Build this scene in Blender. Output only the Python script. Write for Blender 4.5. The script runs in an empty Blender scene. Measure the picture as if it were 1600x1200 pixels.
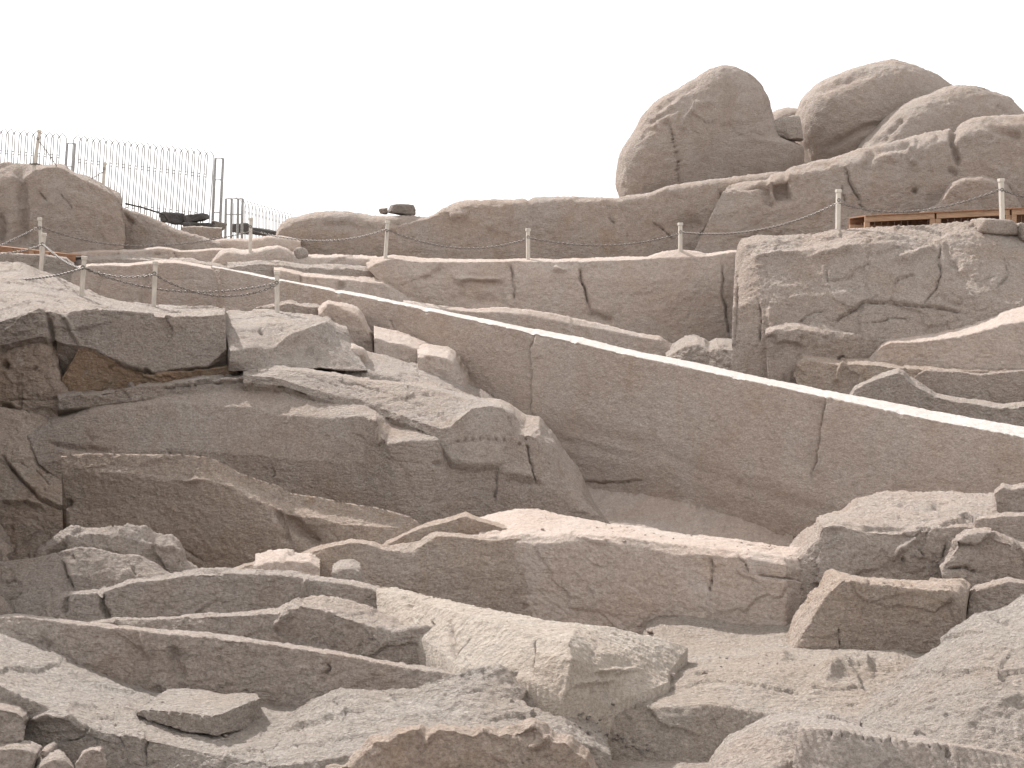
import bpy, math, random
import numpy as np
from mathutils import Vector

# ------------------------------------------------------------------ camera, sky, sun, exposure
scene = bpy.context.scene
COL = scene.collection
F = 2200.0                       # focal length in pixels of a 1600 x 1200 picture
CAMZ = 4.7
PITCH = math.atan(180.0 / F)     # the eye-level line lies 180 px above the middle

cam_data = bpy.data.cameras.new("camera")
cam_data.sensor_width = 36.0
cam_data.lens = 36.0 * F / 1600.0
cam_data.clip_start = 0.1
cam_data.clip_end = 5000.0
cam = bpy.data.objects.new("camera", cam_data)
cam.location = (0, 0, CAMZ)
cam.rotation_euler = (math.pi / 2 - PITCH, 0, 0)
COL.objects.link(cam)
scene.camera = cam

SUN_EL = math.radians(39)
SUN_LEFT = math.radians(36)      # the sun stands ahead of the camera, to its left
to_sun = Vector((-math.sin(SUN_LEFT) * math.cos(SUN_EL), math.cos(SUN_LEFT) * math.cos(SUN_EL), math.sin(SUN_EL)))
world = bpy.data.worlds.new("World")
scene.world = world
world.use_nodes = True
wn = world.node_tree
wn.nodes.clear()
w_out = wn.nodes.new("ShaderNodeOutputWorld")
w_bg = wn.nodes.new("ShaderNodeBackground")
w_sky = wn.nodes.new("ShaderNodeTexSky")
w_sky.sky_type = 'NISHITA'
w_sky.sun_disc = False
w_sky.sun_elevation = SUN_EL
w_sky.sun_rotation = -SUN_LEFT
w_sky.air_density = 1.0
w_sky.dust_density = 3.0
w_sky.ozone_density = 1.0
w_hs = wn.nodes.new("ShaderNodeHueSaturation")     # dusty desert air: almost no blue left
w_hs.inputs['Saturation'].default_value = 0.22
w_mx = wn.nodes.new("ShaderNodeMix")
w_mx.data_type = 'RGBA'
w_mx.inputs['Factor'].default_value = 0.72
w_mx.inputs[7].default_value = (10.4, 10.35, 10.35, 1)     # the even white haze that fills the whole sky
wn.links.new(w_sky.outputs[0], w_hs.inputs['Color'])
wn.links.new(w_hs.outputs[0], w_mx.inputs[6])
wn.links.new(w_mx.outputs[2], w_bg.inputs['Color'])
w_bg.inputs['Strength'].default_value = 0.1
wn.links.new(w_bg.outputs[0], w_out.inputs['Surface'])

sun_data = bpy.data.lights.new("sun", 'SUN')
sun_data.energy = 3.9
sun_data.angle = math.radians(0.6)
sun_data.color = (1.0, 0.975, 0.955)
sun = bpy.data.objects.new("sun", sun_data)
sun.rotation_euler = to_sun.to_track_quat('Z', 'Y').to_euler()
COL.objects.link(sun)

scene.view_settings.view_transform = 'Standard'
scene.view_settings.look = 'None'
scene.view_settings.gamma = 1.0
scene.view_settings.use_curve_mapping = False
scene.view_settings.exposure = 0.72

# ------------------------------------------------------------------ projection helpers
SP, CP = math.sin(PITCH), math.cos(PITCH)

def world_pts(a):
    """(px, py, depth in metres) -> world points"""
    a = np.asarray(a, float)
    x = (a[..., 0] - 800.0) / F
    y = (600.0 - a[..., 1]) / F
    dy = y * SP + CP
    dz = y * CP - SP
    s = a[..., 2] / dy
    return np.stack([x * s, a[..., 2], dz * s + CAMZ], -1)

def at(px, py, Y):
    return Vector(world_pts((px, py, Y)))

def pixel_of(p):
    q = p - np.array((0, 0, CAMZ))
    fw = q[..., 1] * CP - q[..., 2] * SP
    up = q[..., 1] * SP + q[..., 2] * CP
    fw = np.where(np.abs(fw) < 1e-3, 1e-3, fw)
    return np.stack([800 + F * q[..., 0] / fw, 600 - F * up / fw], -1)

# ------------------------------------------------------------------ noise (numpy)
def _hash(ix, iy, iz, seed):
    h = (ix.astype(np.uint32) * np.uint32(374761393) + iy.astype(np.uint32) * np.uint32(668265263)
         + iz.astype(np.uint32) * np.uint32(2147483647) + np.uint32(seed * 7919 + 13) * np.uint32(3266489917))
    h = (h ^ (h >> np.uint32(13))) * np.uint32(1274126177)
    h = (h ^ (h >> np.uint32(16))) * np.uint32(2246822519)
    return h ^ (h >> np.uint32(15))

def gnoise(P, seed=0):
    P = np.asarray(P, np.float32)
    i = np.floor(P)
    f = P - i
    i = i.astype(np.int64)
    u = f * f * f * (f * (f * 6 - 15) + 10)
    out = np.zeros(P.shape[:-1], np.float32)
    for dx in (0, 1):
        wx = u[..., 0] if dx else 1 - u[..., 0]
        for dy in (0, 1):
            wy = u[..., 1] if dy else 1 - u[..., 1]
            for dz in (0, 1):
                wz = u[..., 2] if dz else 1 - u[..., 2]
                h = _hash(i[..., 0] + dx, i[..., 1] + dy, i[..., 2] + dz, seed)
                gx = (h & np.uint32(1023)).astype(np.float32) / 511.5 - 1
                gy = ((h >> np.uint32(10)) & np.uint32(1023)).astype(np.float32) / 511.5 - 1
                gz = ((h >> np.uint32(20)) & np.uint32(1023)).astype(np.float32) / 511.5 - 1
                out += wx * wy * wz * (gx * (f[..., 0] - dx) + gy * (f[..., 1] - dy) + gz * (f[..., 2] - dz))
    return out * 1.4

def fbm(P, octaves=4, seed=0, gain=0.5):
    out = 0; a = 1.0; P = np.asarray(P, np.float32)
    for k in range(octaves):
        out = out + a * gnoise(P, seed + 31 * k)
        P = P * 2.03 + 7.1
        a *= gain
    return out

def facets(P, seed=0, edges=False):
    """broken planes: every cell its own offset and tilt"""
    P = np.asarray(P, np.float32)
    i = np.floor(P).astype(np.int64)
    best = np.full(P.shape[:-1], 9e9, np.float32)
    second = np.full(P.shape[:-1], 9e9, np.float32)
    val = np.zeros(P.shape[:-1], np.float32)
    for dx in (-1, 0, 1):
        for dy in (-1, 0, 1):
            for dz in (-1, 0, 1):
                cx, cy, cz = i[..., 0] + dx, i[..., 1] + dy, i[..., 2] + dz
                h = _hash(cx, cy, cz, seed)
                c = np.stack([cx + (h & np.uint32(255)).astype(np.float32) / 255,
                              cy + ((h >> np.uint32(8)) & np.uint32(255)).astype(np.float32) / 255,
                              cz + ((h >> np.uint32(16)) & np.uint32(255)).astype(np.float32) / 255], -1)
                g = _hash(cx, cy, cz, seed + 101)
                q = P - c
                d2 = (q * q).sum(-1)
                v = (((g >> np.uint32(24)) & np.uint32(255)).astype(np.float32) / 127.5 - 1) * 0.22 \
                    + 1.05 * (q[..., 0] * ((g & np.uint32(255)).astype(np.float32) / 127.5 - 1)
                             + q[..., 1] * (((g >> np.uint32(8)) & np.uint32(255)).astype(np.float32) / 127.5 - 1)
                             + q[..., 2] * (((g >> np.uint32(16)) & np.uint32(255)).astype(np.float32) / 127.5 - 1))
                m = d2 < best
                second = np.where(m, best, np.minimum(second, d2))
                best = np.where(m, d2, best)
                val = np.where(m, v, val)
    return (val, np.sqrt(second) - np.sqrt(best)) if edges else val

# relief of each sort of stone: (broad amp, size), (facet amp, size), (small facet amp, size), (fine amp, size)
STONE = {
    'dressed': ((0.030, 2.2), (0.0, 1.0), (0.006, 0.5), (0.012, 0.12), 0.0),
    'worked':  ((0.030, 1.3), (0.022, 1.1), (0.012, 0.17), (0.017, 0.10), 0.015),
    'rough':   ((0.030, 1.0), (0.060, 1.0), (0.024, 0.19), (0.020, 0.09), 0.022),
    'broken':  ((0.030, 1.1), (0.10, 0.9), (0.038, 0.24), (0.024, 0.10), 0.03),
    'weathered': ((0.085, 1.8), (0.030, 1.3), (0.014, 0.30), (0.026, 0.22), 0.0),
}

def relief(P, stone, k=1.0, seed=0):
    (a1, s1), (a2, s2), (a3, s3), (a4, s4), ck = STONE[stone]
    w = P + 0.22 * s2 * np.stack([fbm(P / (0.7 * s2), 2, 5), fbm(P / (0.7 * s2), 2, 6), fbm(P / (0.7 * s2), 2, 7)], -1)
    d = a1 * fbm(P / s1, 3, seed)
    if a2: d = d + a2 * facets(w / s2 * np.array((0.75, 0.75, 1.35)), seed + 3)
    if a3:
        w3 = P + 0.3 * s3 * np.stack([gnoise(P / (0.6 * s3), 5), gnoise(P / (0.6 * s3), 6), gnoise(P / (0.6 * s3), 7)], -1)
        d = d + a3 * facets(w3 / s3 * np.array((0.8, 0.8, 1.3)), seed + 9) * (0.55 + 0.9 * np.clip(gnoise(P / 1.3, seed + 23) + 0.35, 0, 1))
    if ck:                                   # open joints in the rock, flat-lying more often than upright
        _, e = facets(w / 2.1 * np.array((0.55, 0.7, 1.7)), seed + 57, True)
        m = np.clip((gnoise(P / 1.6, seed + 61) - 0.02) * 5, 0, 1)
        d = d - ck * m * np.exp(-(e / 0.022) ** 2)
    d = d + a4 * fbm(P / s4, 4, seed + 17, 0.62)
    return d * k

# ------------------------------------------------------------------ mesh helpers
def mesh_from_arrays(name, verts, quads, ngons=()):
    me = bpy.data.meshes.new(name)
    nv, nq = len(verts), len(quads)
    extra = sum(len(n) for n in ngons)
    me.vertices.add(nv)
    me.vertices.foreach_set("co", np.asarray(verts, np.float32).ravel())
    me.loops.add(nq * 4 + extra)
    idx = np.asarray(quads, np.int32).ravel()
    if extra:
        idx = np.concatenate([idx] + [np.asarray(n, np.int32) for n in ngons])
    me.loops.foreach_set("vertex_index", idx)
    me.polygons.add(nq + len(ngons))
    tot = np.concatenate([np.full(nq, 4, np.int32), np.array([len(n) for n in ngons], np.int32)])
    st = np.concatenate([[0], np.cumsum(tot)[:-1]]).astype(np.int32)
    me.polygons.foreach_set("loop_start", st)
    me.polygons.foreach_set("use_smooth", np.ones(len(tot), bool))
    me.update(calc_edges=True)
    me.validate()
    return me

def link(name, me, mat, parent=None):
    o = bpy.data.objects.new(name, me)
    if mat is not None and not me.materials:
        me.materials.append(mat)
    COL.objects.link(o)
    if parent is not None:
        o.parent = parent
    return o

def tag(o, label=None, cat=None, group=None, kind=None):
    if label: o["label"] = label
    if cat: o["category"] = cat
    if group: o["group"] = group
    if kind: o["kind"] = kind
    return o

def parse(row):
    """('x,y x,y ...', Y) with Y a depth, or (left depth, right depth); 'x,y,Y' sets one point's own depth"""
    txt, Y = row
    pts = []
    toks = txt.split()
    for t in toks:
        pts.append([float(c) for c in t.split(',')])
    xs = [p[0] for p in pts]
    x0, x1 = min(xs), max(xs)
    out = []
    for p in pts:
        if len(p) == 3:
            out.append(p)
        elif isinstance(Y, (tuple, list)):
            t = (p[0] - x0) / max(1e-6, x1 - x0)
            out.append([p[0], p[1], 1.0 / ((1 - t) / Y[0] + t / Y[1])])
        else:
            out.append([p[0], p[1], Y])
    return np.array(out)

def resample(a, n, t=None):
    seg = np.hypot(np.diff(a[:, 0]), np.diff(a[:, 1])) + 25.0 * np.abs(np.diff(a[:, 2]))
    s = np.concatenate([[0], np.cumsum(seg + 1e-6)])
    s /= s[-1]
    if t is None:
        t = np.linspace(0, 1, n)
    return np.stack([np.interp(t, s, a[:, k]) for k in range(3)], -1), s

def carve(V, N, cuts):
    """narrow cuts open cracks with one lip proud of the other; wide ones are hollows (or, negative, swellings)"""
    px0 = pixel_of(V)
    q3 = np.concatenate([px0, 0 * px0[..., :1]], -1)
    px1 = px0 + 3.4 * np.stack([fbm(q3 / 26.0, 3, 71), fbm(q3 / 26.0, 3, 72)], -1)
    off = np.zeros(V.shape[:-1])
    for ci, cut in enumerate(cuts):
        txt, w, d = cut[:3]
        pts = np.array([[float(c) for c in t.split(',')] for t in txt.split()])
        if len(pts) == 1:
            best = np.hypot(px0[..., 0] - pts[0, 0], px0[..., 1] - pts[0, 1])
            off -= d * np.exp(-(best / w) ** 2)
            continue
        px = px1
        best = np.full(V.shape[:-1], 1e9)
        side = np.zeros(V.shape[:-1]); along = np.zeros(V.shape[:-1])
        seg = np.linalg.norm(np.diff(pts, axis=0), axis=1)
        cum = np.concatenate([[0], np.cumsum(seg)])
        for k_, (a, b) in enumerate(zip(pts[:-1], pts[1:])):
            ab = b - a
            t = np.clip(((px - a) @ ab) / max(1e-6, ab @ ab), 0, 1)
            q = px - a - t[..., None] * ab
            dist = np.hypot(q[..., 0], q[..., 1])
            m = dist < best
            best = np.where(m, dist, best)
            side = np.where(m, np.sign(ab[0] * q[..., 1] - ab[1] * q[..., 0]), side)
            along = np.where(m, (cum[k_] + t * seg[k_]) / cum[-1], along)
        taper = np.clip(np.minimum(along, 1 - along) * 6, 0.15, 1)
        if 0 < w < 3.3 and d > 0:
            we = 0.42 + 0.24 * w
            vary = 0.75 + 0.5 * gnoise(q3 / 17.0, 81)
            off -= 0.75 * d * taper * vary * np.exp(-(best / we) ** 1.5)
            off += 0.16 * d * taper * side * (1 if ci % 2 else -1) * np.exp(-best / (7 * w))
        else:
            off -= 0.75 * d * taper * np.exp(-(best / w) ** 2)
    return off

def rows_to_grid(rows, res, hidden):
    """rows: list of Nx3 pixel rows -> world grid (nv, nu, 3)"""
    L = max(np.hypot(np.diff(r[:, 0]), np.diff(r[:, 1])).sum() for r in rows)
    nu = int(np.clip(L / res, 12, 900)) + 1
    same = len(set(len(r) for r in rows)) == 1
    R = []
    base_s = None
    if same:
        s_all = [resample(r, 2)[1] for r in rows]
        base_s = np.mean(s_all, 0)
        t = np.linspace(0, 1, nu)
        for r in rows:
            R.append(np.stack([np.interp(t, base_s, r[:, k]) for k in range(3)], -1))
    else:
        for r in rows:
            R.append(resample(r, nu)[0])
    out = [world_pts(R[0])[None]]
    for i in range(len(R) - 1):
        a, b = world_pts(R[i]), world_pts(R[i + 1])
        pd = np.percentile(np.hypot(R[i][:, 0] - R[i + 1][:, 0], R[i][:, 1] - R[i + 1][:, 1]), 80)
        wd = np.percentile(np.linalg.norm(a - b, axis=1), 60) * F / R[i][:, 2].mean()
        n = max(pd, 0.45 * wd) / res
        n = int(np.clip(n, 2, 260)) if i not in hidden else int(np.clip(n / 4, 2, 16))
        t = (np.arange(1, n + 1) / n)[:, None, None]
        out.append(a[None] * (1 - t) + b[None] * t)
    return np.concatenate(out, 0)

def normals(V):
    dv = np.gradient(V, axis=0)
    du = np.gradient(V, axis=1)
    N = np.cross(dv, du)
    N /= np.linalg.norm(N, axis=-1, keepdims=True) + 1e-9
    return N

def ledge(name, rows, mat, label, cat, stone='rough', back=(2.0, -0.1), drop=(0.3, -0.8), soft=2, k=1.0,
          res=2.3, cuts=(), ripple=None, group=None, kind=None, seed=0, parent=None, brink=1, steep=0.4, top_mat=None):
    """a mass of rock: rows run from the rear of its top over its brink down its face; closed behind and below"""
    R = [parse(r) for r in rows]
    # rock that leaves the picture goes on beyond its edge
    if all(r[-1, 0] >= 1615 for r in R) and R[0][-1, 0] < 2000:
        R = [np.vstack([r, r[-1] + (330, 0, 0)]) for r in R]
    if all(r[0, 0] <= -55 for r in R):
        R = [np.vstack([r[0] - (300, 0, 0), r]) for r in R]
    if steep < 1:                             # quarried faces stand steep below their brink
        cY = R[brink][:, 2]
        for r in R[brink + 1:]:
            c2 = cY if len(cY) == len(r) else np.interp(np.linspace(0, 1, len(r)), np.linspace(0, 1, len(cY)), cY)
            r[:, 2] = c2 + steep * (r[:, 2] - c2)
    V = rows_to_grid(R, res, set())
    n_top = len(rows_to_grid(R[:2], res, set()))
    # hidden rear of the top and the root of the face
    first, last = V[0], V[-1]
    fw = np.stack([first[:, 0] / first[:, 1], np.ones(len(first)), 0 * first[:, 0]], -1)
    bk = first + fw * back[0]; bk[:, 2] += back[1]
    lw = np.stack([last[:, 0] / last[:, 1], np.ones(len(last)), 0 * last[:, 0]], -1)
    dn = last - lw * drop[0]; dn[:, 2] += drop[1]
    nb, nd = 7, 4
    tb = np.linspace(0, 1, nb, endpoint=False)[:, None, None]
    td = (np.arange(1, nd + 1) / nd)[:, None, None]
    V = np.concatenate([bk[None] * (1 - tb) + first[None] * tb, V, last[None] * (1 - td) + dn[None] * td], 0)
    for _ in range(soft):
        V[1:-1] = 0.5 * V[1:-1] + 0.25 * (V[:-2] + V[2:])
        V[:, 1:-1] = 0.6 * V[:, 1:-1] + 0.2 * (V[:, :-2] + V[:, 2:])
    N = normals(V)
    for _ in range(2):
        N[1:-1] = 0.5 * N[1:-1] + 0.25 * (N[:-2] + N[2:])
    N /= np.linalg.norm(N, axis=-1, keepdims=True) + 1e-9
    d = relief(V, stone, k, seed)
    if ripple:
        (rx, ry, rz), wl, amp = ripple
        ph = (V @ np.array((rx, ry, rz))) / wl + 0.6 * gnoise(V / (wl * 3), 41)
        d = d + amp * (np.abs(np.sin(math.pi * ph)) - 0.6) * (0.6 + 0.6 * gnoise(V / (wl * 5), 43))
    if cuts:
        d = d + carve(V, N, cuts)
    V = V + N * d[..., None]
    nv, nu = V.shape[:2]
    # close the body: an underside row straight below the rear edge
    under = V[0].copy()
    under[:, 2] = np.minimum(V[-1][:, 2], under[:, 2] - 0.3)
    V = np.concatenate([V, under[None]], 0)
    nv += 1
    idx = np.arange(nv * nu).reshape(nv, nu)
    nxt = np.roll(idx, -1, axis=0)
    q = np.stack([idx[:, :-1], nxt[:, :-1], nxt[:, 1:], idx[:, 1:]], -1).reshape(-1, 4)
    caps = (idx[::-1, 0], idx[:, -1])
    me = mesh_from_arrays(name, V.reshape(-1, 3), q, caps)
    o = link(name, me, mat, parent)
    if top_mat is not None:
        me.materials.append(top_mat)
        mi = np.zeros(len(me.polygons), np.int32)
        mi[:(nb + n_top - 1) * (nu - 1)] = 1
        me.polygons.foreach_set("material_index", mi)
    tag(o, label, cat, group, kind)
    return o

def boulder(name, outline, centre, Y, depth, mat, label, cat, stone='weathered', k=1.0, power=2.3, res=2.6, cuts=(), seed=0, soft=0, flat=0.0, group=None, tilt=0.0, planes=0):
    """a rounded or blocky closed stone; the outline is its greatest girth seen from the front"""
    a = parse((outline, Y))
    c = np.array(centre, float)
    ang = np.unwrap(np.arctan2(-(a[:, 1] - c[1]), a[:, 0] - c[0]))
    if ang[-1] < ang[0]:
        a = a[::-1]; ang = ang[::-1]
    r = np.hypot(a[:, 0] - c[0], a[:, 1] - c[1])
    per = 2 * math.pi * r.mean()
    nu = int(np.clip(per / res, 24, 420))
    th = np.linspace(0, 2 * math.pi, nu, endpoint=False)
    A = np.concatenate([ang - 2 * math.pi, ang, ang + 2 * math.pi])
    Rr = np.interp(th, A, np.concatenate([r, r, r])) if ang[0] <= th[0] + 2 * math.pi else None
    for _ in range(2 + soft):
        Rr = 0.5 * Rr + 0.25 * (np.roll(Rr, 1) + np.roll(Rr, -1))
    nv = int(np.clip(per / 2 / res * 0.8, 14, 200))
    ph = np.linspace(-math.pi / 2, math.pi / 2, nv)
    cr = np.abs(np.cos(ph)) ** (2 / power)
    sr = np.sign(np.sin(ph)) * np.abs(np.sin(ph)) ** (2 / power)
    m = Y / F                                     # metres for a pixel at this distance
    X = cr[:, None] * (Rr * np.cos(th))[None] * m
    Z = cr[:, None] * (Rr * np.sin(th))[None] * m
    D = np.where(sr < 0, depth[0], depth[1])[:, None] * sr[:, None] * np.ones(nu)[None]
    o3 = world_pts((c[0], c[1], Y))
    D = D + tilt * Z
    V = np.stack([o3[0] + X * (1 + 0 * D), o3[1] + D, o3[2] + Z], -1)
    if planes:                                    # split faces
        rg_ = np.random.RandomState(seed + 5)
        sc_ = np.array((np.ptp(V[..., 0]) / 2, (depth[0] + depth[1]) / 2, np.ptp(V[..., 2]) / 2))
        Q = (V - o3) / sc_
        for _ in range(planes):
            n_ = rg_.normal(size=3); n_[1] -= 0.5; n_ /= np.linalg.norm(n_)
            h_ = rg_.uniform(0.75, 0.95)
            t_ = np.maximum(Q @ n_ - h_, 0)
            Q = Q - t_[..., None] * n_ * 0.96
        V = o3 + Q * sc_
    dv = np.gradient(V, axis=0)
    du = np.roll(V, -1, 1) - np.roll(V, 1, 1)
    N = np.cross(dv, du)
    nn = np.linalg.norm(N, axis=-1, keepdims=True)
    rad = V - o3
    N = np.where(nn > 1e-8, N / (nn + 1e-12), rad / (np.linalg.norm(rad, axis=-1, keepdims=True) + 1e-9))
    if (N * rad).sum() < 0:
        N = -N
    d = relief(V, stone, k, seed)
    if cuts:
        front = (N[..., 1] < 0.1)
        d = d + carve(V, N, cuts) * front
    V = V + N * d[..., None]
    V[0] = V[0].mean(0); V[-1] = V[-1].mean(0)
    idx = np.arange(nv * nu).reshape(nv, nu)
    n2 = np.roll(idx, -1, axis=1)
    q = np.stack([idx[:-1], n2[:-1], n2[1:], idx[1:]], -1).reshape(-1, 4)
    q = q[:, ::-1] if True else q
    me = mesh_from_arrays(name, V.reshape(-1, 3), q)
    o = link(name, me, mat)
    tag(o, label, cat, group)
    return o

# ------------------------------------------------------------------ materials
def new_mat(name):
    m = bpy.data.materials.new(name)
    m.use_nodes = True
    nt = m.node_tree
    for n in list(nt.nodes):
        nt.nodes.remove(n)
    out = nt.nodes.new("ShaderNodeOutputMaterial")
    b = nt.nodes.new("ShaderNodeBsdfPrincipled")
    nt.links.new(b.outputs[0], out.inputs[0])
    return m, nt, b

def mixc(nt, fac, a, b, blend='MIX'):
    n = nt.nodes.new("ShaderNodeMix")
    n.data_type = 'RGBA'
    n.blend_type = blend
    for sock, v in ((n.inputs['Factor'], fac), (n.inputs[6], a), (n.inputs[7], b)):
        if hasattr(v, 'links') or hasattr(v, 'is_linked'):
            nt.links.new(v, sock)
        elif isinstance(v, (tuple, list)):
            sock.default_value = (*v[:3], 1)
        else:
            sock.default_value = v
    return n.outputs[2]

def noise_node(nt, co, scale, detail=6, rough=0.6, distortion=0.0):
    n = nt.nodes.new("ShaderNodeTexNoise")
    n.inputs['Scale'].default_value = scale
    n.inputs['Detail'].default_value = detail
    n.inputs['Roughness'].default_value = rough
    n.inputs['Distortion'].default_value = distortion
    nt.links.new(co, n.inputs['Vector'])
    return n.outputs[0]

def ramp(nt, v, p0, p1, c0=0.0, c1=1.0):
    n = nt.nodes.new("ShaderNodeMapRange")
    n.inputs['From Min'].default_value = p0
    n.inputs['From Max'].default_value = p1
    n.inputs['To Min'].default_value = c0
    n.inputs['To Max'].default_value = c1
    nt.links.new(v, n.inputs['Value'])
    return n.outputs[0]

def granite(name, pale, warm, stain, stain_amt=0.5, bump=0.5, grain=0.5, chip=0.2):
    m, nt, b = new_mat(name)
    g = nt.nodes.new("ShaderNodeNewGeometry")
    co = g.outputs['Position']
    mp = nt.nodes.new("ShaderNodeMapping")
    mp.inputs['Scale'].default_value = (1.0, 1.0, 0.45)      # streaks run down the faces
    nt.links.new(co, mp.inputs['Vector'])
    big = noise_node(nt, co, 0.55, 5, 0.72, 0.4)
    mid = noise_node(nt, mp.outputs[0], 1.7, 7, 0.62, 0.6)
    col = mixc(nt, ramp(nt, big, 0.38, 0.62), pale, warm)
    st = ramp(nt, mid, 0.56, 0.74, 0.0, stain_amt)
    col = mixc(nt, st, col, stain)
    grey = ramp(nt, noise_node(nt, mp.outputs[0], 1.15, 8, 0.65, 0.8), 0.55, 0.75, 0.0, 0.4)
    col = mixc(nt, grey, col, (0.375, 0.338, 0.305))
    vn = ramp(nt, noise_node(nt, mp.outputs[0], 0.9, 6, 0.6, 1.2), 0.56, 0.72, 0.0, 0.3)      # brown desert varnish
    col = mixc(nt, vn, col, (0.27, 0.205, 0.16))
    fr = ramp(nt, noise_node(nt, co, 2.6, 6, 0.7, 0.9), 0.60, 0.70, 0.0, 0.4)                  # fresh pale breaks
    col = mixc(nt, fr, col, (0.50, 0.452, 0.41))
    sp = noise_node(nt, co, 26.0, 4, 0.75)
    col = mixc(nt, grain, col, mixc(nt, ramp(nt, sp, 0.3, 0.7), (0.55, 0.53, 0.51), (1.42, 1.42, 1.42)), 'MULTIPLY')
    sp2 = noise_node(nt, co, 75.0, 3, 0.8)
    col = mixc(nt, ramp(nt, sp2, 0.58, 0.70, 0.0, 0.65), col, (0.09, 0.08, 0.075))
    sp3 = noise_node(nt, co, 7.0, 5, 0.7, 0.3)
    col = mixc(nt, 0.55, col, mixc(nt, ramp(nt, sp3, 0.3, 0.7), (0.78, 0.76, 0.74), (1.2, 1.2, 1.2)), 'MULTIPLY')
    nt.links.new(col, b.inputs['Base Color'])
    b.inputs['Roughness'].default_value = 0.92
    b.inputs['Specular IOR Level'].default_value = 0.2
    mb = nt.nodes.new("ShaderNodeMapping")
    mb.inputs['Scale'].default_value = (0.75, 1.0, 1.35)
    nt.links.new(co, mb.inputs['Vector'])
    h1 = noise_node(nt, mb.outputs[0], 15.0, 6, 0.68, 0.1)
    h2 = noise_node(nt, co, 55.0, 3, 0.7)
    h3 = noise_node(nt, mb.outputs[0], 4.5, 4, 0.65, 0.2)
    ad = nt.nodes.new("ShaderNodeMath"); ad.operation = 'MULTIPLY_ADD'
    nt.links.new(h2, ad.inputs[0]); ad.inputs[1].default_value = 0.22
    nt.links.new(h1, ad.inputs[2])
    ad2 = nt.nodes.new("ShaderNodeMath"); ad2.operation = 'MULTIPLY_ADD'
    nt.links.new(h3, ad2.inputs[0]); ad2.inputs[1].default_value = 0.5
    nt.links.new(ad.outputs[0], ad2.inputs[2])
    bp = nt.nodes.new("ShaderNodeBump")
    bp.inputs['Strength'].default_value = bump
    bp.inputs['Distance'].default_value = chip
    nt.links.new(ad2.outputs[0], bp.inputs['Height'])
    nt.links.new(bp.outputs[0], b.inputs['Normal'])
    return m

def plain(name, col, rough=0.6, metal=0.0, var=0.15, scale=9.0, bump=0.1, stretch=(1, 1, 1)):
    m, nt, b = new_mat(name)
    g = nt.nodes.new("ShaderNodeNewGeometry")
    mp = nt.nodes.new("ShaderNodeMapping")
    mp.inputs['Scale'].default_value = stretch
    nt.links.new(g.outputs['Position'], mp.inputs['Vector'])
    n = noise_node(nt, mp.outputs[0], scale, 6, 0.65)
    c = mixc(nt, ramp(nt, n, 0.3, 0.7), tuple(v * (1 - var) for v in col), tuple(v * (1 + var) for v in col))
    nt.links.new(c, b.inputs['Base Color'])
    b.inputs['Roughness'].default_value = rough
    b.inputs['Metallic'].default_value = metal
    bp = nt.nodes.new("ShaderNodeBump")
    bp.inputs['Strength'].default_value = bump
    bp.inputs['Distance'].default_value = 0.01
    nt.links.new(n, bp.inputs['Height'])
    nt.links.new(bp.outputs[0], b.inputs['Normal'])
    return m

ROCK = granite("granite_beige", (0.455, 0.391, 0.346), (0.430, 0.346, 0.293), (0.370, 0.276, 0.207), 0.55, 0.9, 0.72, 0.17)
PINK = granite("granite_pink", (0.450, 0.383, 0.339), (0.428, 0.341, 0.288), (0.380, 0.286, 0.218), 0.55, 0.8, 0.5, 0.07)
WARM = granite("granite_rusty", (0.430, 0.356, 0.303), (0.405, 0.316, 0.257), (0.355, 0.251, 0.172), 0.65, 0.9, 0.72, 0.13)
GREY = granite("granite_grey", (0.450, 0.393, 0.352), (0.430, 0.356, 0.306), (0.375, 0.286, 0.225), 0.45, 0.9, 0.72, 0.18)
PALE = granite("granite_fresh", (0.510, 0.452, 0.405), (0.485, 0.411, 0.356), (0.440, 0.351, 0.284), 0.4, 1.0, 0.72, 0.22)
TAN = granite("granite_tooled", (0.470, 0.413, 0.359), (0.450, 0.379, 0.318), (0.440, 0.351, 0.278), 0.4, 0.9, 0.5, 0.10)
WHITE = granite("granite_palest", (0.550, 0.511, 0.480), (0.525, 0.477, 0.440), (0.470, 0.411, 0.364), 0.3, 0.8, 0.4, 0.07)  # palest variant, used only on the obelisk's top faces
OCHRE = granite("granite_ochre", (0.370, 0.271, 0.197), (0.345, 0.246, 0.170), (0.315, 0.206, 0.132), 0.6, 0.8, 0.72, 0.14)
BOULDER = granite("granite_weathered", (0.400, 0.343, 0.303), (0.380, 0.308, 0.263), (0.320, 0.241, 0.182), 0.6, 0.9, 0.5, 0.13)
OUTCROP = granite("granite_outcrop", (0.425, 0.363, 0.321), (0.405, 0.321, 0.268), (0.350, 0.256, 0.187), 0.65, 0.9, 0.5, 0.15)
SAND = granite("granite_sandy", (0.465, 0.403, 0.352), (0.445, 0.369, 0.309), (0.390, 0.300, 0.227), 0.5, 1.0, 0.72, 0.16)

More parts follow.
